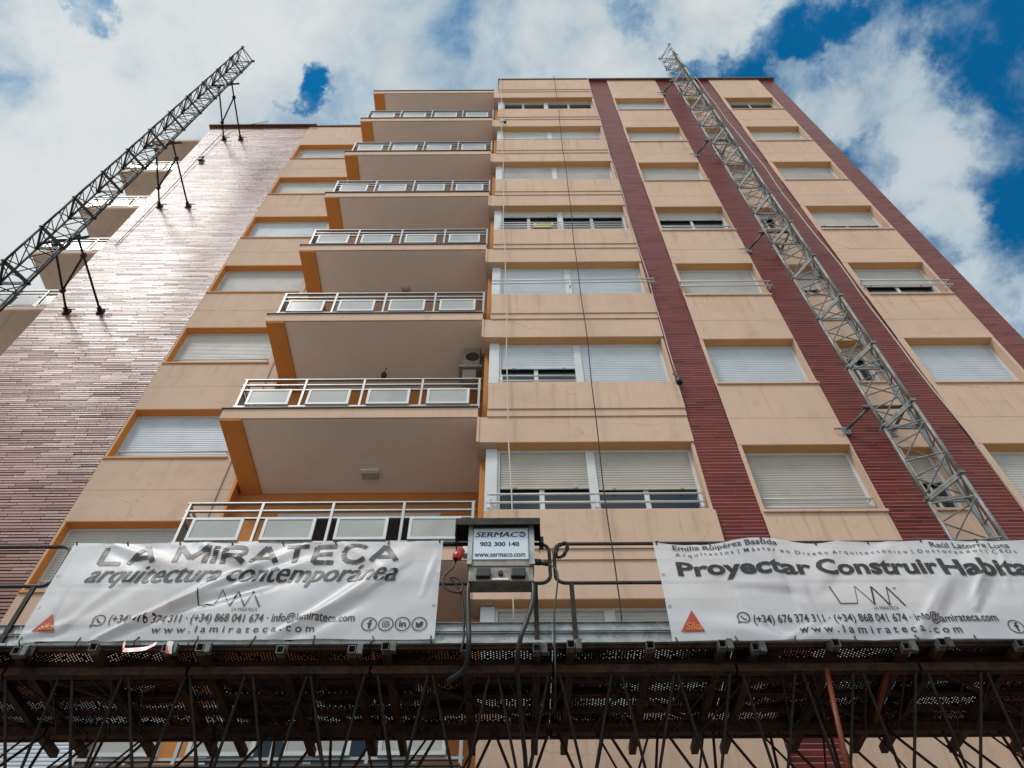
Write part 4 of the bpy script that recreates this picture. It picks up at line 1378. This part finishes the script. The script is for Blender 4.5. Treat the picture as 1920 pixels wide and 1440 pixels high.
MB().tube([(-0.11, yb + 0.012, 6.05), (-0.11, yb - 0.02, 6.05)], 0.022, 12).build('switch', BLACK, CB)
MB().box(-0.19, -0.04, yb - 0.004, yb + 0.008, 5.978, 5.998).build('label_plate', WHPL, CB)
pl_ = Vector((-0.47, yb + 0.02, 6.33))
mb = MB()
prof = [(0.0, 0.034), (0.035, 0.036), (0.07, 0.044), (0.10, 0.046), (0.125, 0.038), (0.14, 0.020)]
N = 14
axis = Vector((-0.35, -0.25, -0.90)).normalized()
sx_ = axis.cross(Vector((0, 1, 0))).normalized()
sy_ = axis.cross(sx_)
vs = [pl_ + axis * l_ + (sx_ * math.cos(2 * math.pi * i / N) + sy_ * math.sin(2 * math.pi * i / N)) * r_ for l_, r_ in prof for i in range(N)]
mb.add(vs, [(a_ * N + i, a_ * N + (i + 1) % N, (a_ + 1) * N + (i + 1) % N, (a_ + 1) * N + i) for a_ in range(len(prof) - 1) for i in range(N)], True)
mb.add(vs[:N], [tuple(range(N))])
mb.build('red_plug', REDPL, CB)
MB().box(-0.46, -0.408, yb + 0.01, yb + 0.09, 6.29, 6.38, 0.008).build('plug_socket', WHPL, CB)
mb = MB()
mb.tube([(0.19, yb + 0.06, 6.23), (0.245, yb + 0.05, 6.215)], 0.030, 12).tube([(0.245, yb + 0.05, 6.215), (0.315, yb + 0.04, 6.19)], 0.024, 12)
mb.build('cable_gland', BLACK, CB)
mb = MB().box(0.255, 0.285, yb + 0.02, yb + 0.12, 6.42, 6.50, 0.006)
mb.build('latch', BLACK, CB)
MB().box(-0.40, -0.37, yb + 0.18, yb + 0.21, ZR0 - 0.03, 6.6).box(0.155, 0.185, yb + 0.172, yb + 0.20, ZR0 - 0.03, 6.6).build('bracket', DKST, CB)


def cable(name, pts, r, m_, label, cat, k=8):
    return tag(MB().tube(smooth_path(pts, k), r, 8).build(name, m_, None, pts[0]), label, cat, 'cables of the control box')


yc = 5.44
cable('power_cable', [(-0.52, yc, 6.20), (-0.545, yc - 0.01, 6.12), (-0.61, yc, 6.04), (-0.615, yc, 5.95), (-0.56, yc, 5.885), (-0.47, yc, 5.865), (-0.44, yc, 5.93), (-0.49, yc, 6.01), (-0.56, yc, 6.02), (-0.50, yc + 0.01, 5.95), (-0.44, yc + 0.02, 5.80), (-0.41, yc + 0.03, 5.45), (-0.43, yc + 0.05, 5.30)],
      0.009, BLACK, 'thin black cable looping below the red plug of the control box', 'cable')
cable('power_cable', [(-0.385, yc + 0.03, 5.99), (-0.392, yc, 5.85), (-0.375, yc - 0.01, 5.55), (-0.365, yc, 5.35), (-0.40, yc + 0.15, 5.22), (-0.55, yc + 0.3, 5.20)],
      0.022, BLACK, 'thick black cable dropping straight down from the left end of the control box', 'cable')
cable('power_cable', [(0.165, yc + 0.03, 6.0), (0.175, yc - 0.01, 5.90), (0.165, yc - 0.02, 5.75), (0.11, yc - 0.02, 5.55), (0.055, yc - 0.01, 5.38), (0.03, yc + 0.15, 5.25), (0.06, yc + 0.8, 5.15), (0.10, yc + 1.2, 4.9), (0.08, yc + 1.2, 4.0)],
      0.020, BLACK, 'thick black cable bending down from the right end of the control box', 'cable')
cable('power_cable', [(0.315, yc + 0.02, 6.19), (0.375, yc, 6.12), (0.395, yc - 0.02, 6.02), (0.375, yc - 0.02, 5.85), (0.345, yc - 0.02, 5.62), (0.335, yc - 0.01, 5.35), (0.33, yc + 0.03, 5.10), (0.325, yc + 0.3, 4.95)],
      0.008, BLACK, 'thin black cable from the gland on the right side of the control box', 'cable')
# coil of wire hung on the guard rail
pts = []
for i in range(110):
    an = i * 0.40
    pts.append((0.455 + 0.055 * math.cos(an) + 0.02 * math.sin(an) + random.uniform(-0.018, 0.018), 5.555 + random.uniform(-0.022, 0.022), 6.43 + 0.085 * math.sin(an) + 0.03 * math.cos(an)))
tag(MB().tube(pts, 0.006, 6).build('wire_coil', ROPED, None, (0.455, 5.555, 6.43)), 'coil of dark wire hanging on the guard rail right of the control box', 'wire coil')
# barrier tape under the left banner
mb = MB()
P_ = smooth_path([(-3.215, 5.50, 5.43), (-3.19, 5.485, 5.37), (-3.17, 5.48, 5.335), (-3.08, 5.475, 5.335), (-3.0, 5.48, 5.35), (-2.94, 5.49, 5.40)], 6)
for i in range(len(P_) - 1):
    a_, b_ = P_[i], P_[i + 1]
    mb.add([a_ + Vector((0, 0, 0.022)), a_ - Vector((0, 0.01, 0.022)), b_ - Vector((0, 0.01, 0.022)), b_ + Vector((0, 0, 0.022))], [(0, 1, 2, 3)], True)
tag(mb.build('barrier_tape', TAPE, None, (-3.2, 5.5, 5.43)), 'strip of red and white tape sagging below the left banner', 'barrier tape')
mb = MB()
P_ = smooth_path([(-2.83, 5.50, 5.43), (-2.82, 5.485, 5.37), (-2.80, 5.48, 5.30)], 5)
for i in range(len(P_) - 1):
    a_, b_ = P_[i], P_[i + 1]
    mb.add([a_ + Vector((0.026, 0, 0)), a_ - Vector((0.026, 0.01, 0)), b_ - Vector((0.022, 0.01, 0)), b_ + Vector((0.022, 0, 0))], [(0, 1, 2, 3)], True)
tag(mb.build('barrier_tape', TAPE, None, (-2.83, 5.5, 5.43)), 'short end of red and white tape hanging straight down beside a bracket', 'barrier tape')

# ------------------------------------------------------------------ ropes down the facade
def rope(name, x0, z0, x1, z1, y, r, m_, label, wob=0.012):
    n = 40
    pts = []
    for i in range(n + 1):
        t = i / n
        pts.append((x0 + (x1 - x0) * t + wob * math.sin(t * 23 + x0 * 3) + wob * 0.6 * math.sin(t * 57), y + 0.01 * math.sin(t * 31), z0 + (z1 - z0) * t))
    top = [(x0, y + 0.45, z0 + 0.02)] if z0 > 29.4 else []
    return tag(MB().tube(top + pts, r, 6).build(name, m_, None, (x0, y, z0)), label, 'rope', 'ropes hanging down the facade')


rope('hanging_rope', -0.335, 29.78, 0.005, 6.9, 7.56, 0.010, ROPEW, 'pale twisted rope hanging down the left side of the bay to the control box')
rope('hanging_rope', 1.55, 29.78, 1.225, 5.6, 7.54, 0.0085, ROPED, 'dark thin rope hanging past the middle of the bay windows')
t = rope('hanging_rope', 2.71, 29.78, 2.76, 11.85, 7.60, 0.008, ROPEW, 'thin pale line along the first maroon strip ending in a small black weight')
mb = MB()
mb.tube([(2.76, 7.60, 11.88), (2.765, 7.60, 11.76)], 0.05, 10).tube([(2.765, 7.60, 11.9), (2.70, 7.62, 12.05)], 0.012, 6)
mb.build('weight', BLACK, t)
rope('hanging_rope', 6.50, 29.78, 6.98, 5.6, 7.60, 0.012, ROPEW, 'pale cable running down beside the right column of cream windows', 0.02)
t = empty('rope_clamp', (-0.30, 7.6, 24.9), 'white and black rope clamp on the pale rope near an upper bay window', 'rope clamp')
MB().box(-0.33, -0.17, 7.52, 7.60, 24.93, 25.00, 0.015).build('clamp', WHPL, t)
MB().box(-0.20, -0.12, 7.53, 7.61, 24.88, 24.93, 0.01).build('grip', BLACK, t)
t = tag(MB().tube(smooth_path([(-8.75, 9.05, 29.62), (-8.85, 9.02, 29.58), (-9.5, 9.05, 29.25), (-10.05, 9.08, 29.0), (-10.2, 9.1, 26.3), (-10.25, 9.12, 24.3), (-10.4, 9.14, 20.0)]), 0.010, 6)
        .build('loose_cable', ROPED, None, (-8.75, 9.05, 29.62)), 'loose dark cable trailing from the left roof edge across pink brick', 'cable')
mb = MB()
mb.box(-10.20, -10.06, 9.06, 9.14, 26.22, 26.34, 0.02).box(-10.16, -10.02, 9.05, 9.14, 25.98, 26.10, 0.02).tube([(-10.11, 9.09, 26.34), (-10.09, 9.09, 25.98)], 0.02, 6)
mb.build('floodlight', BLACK, t)
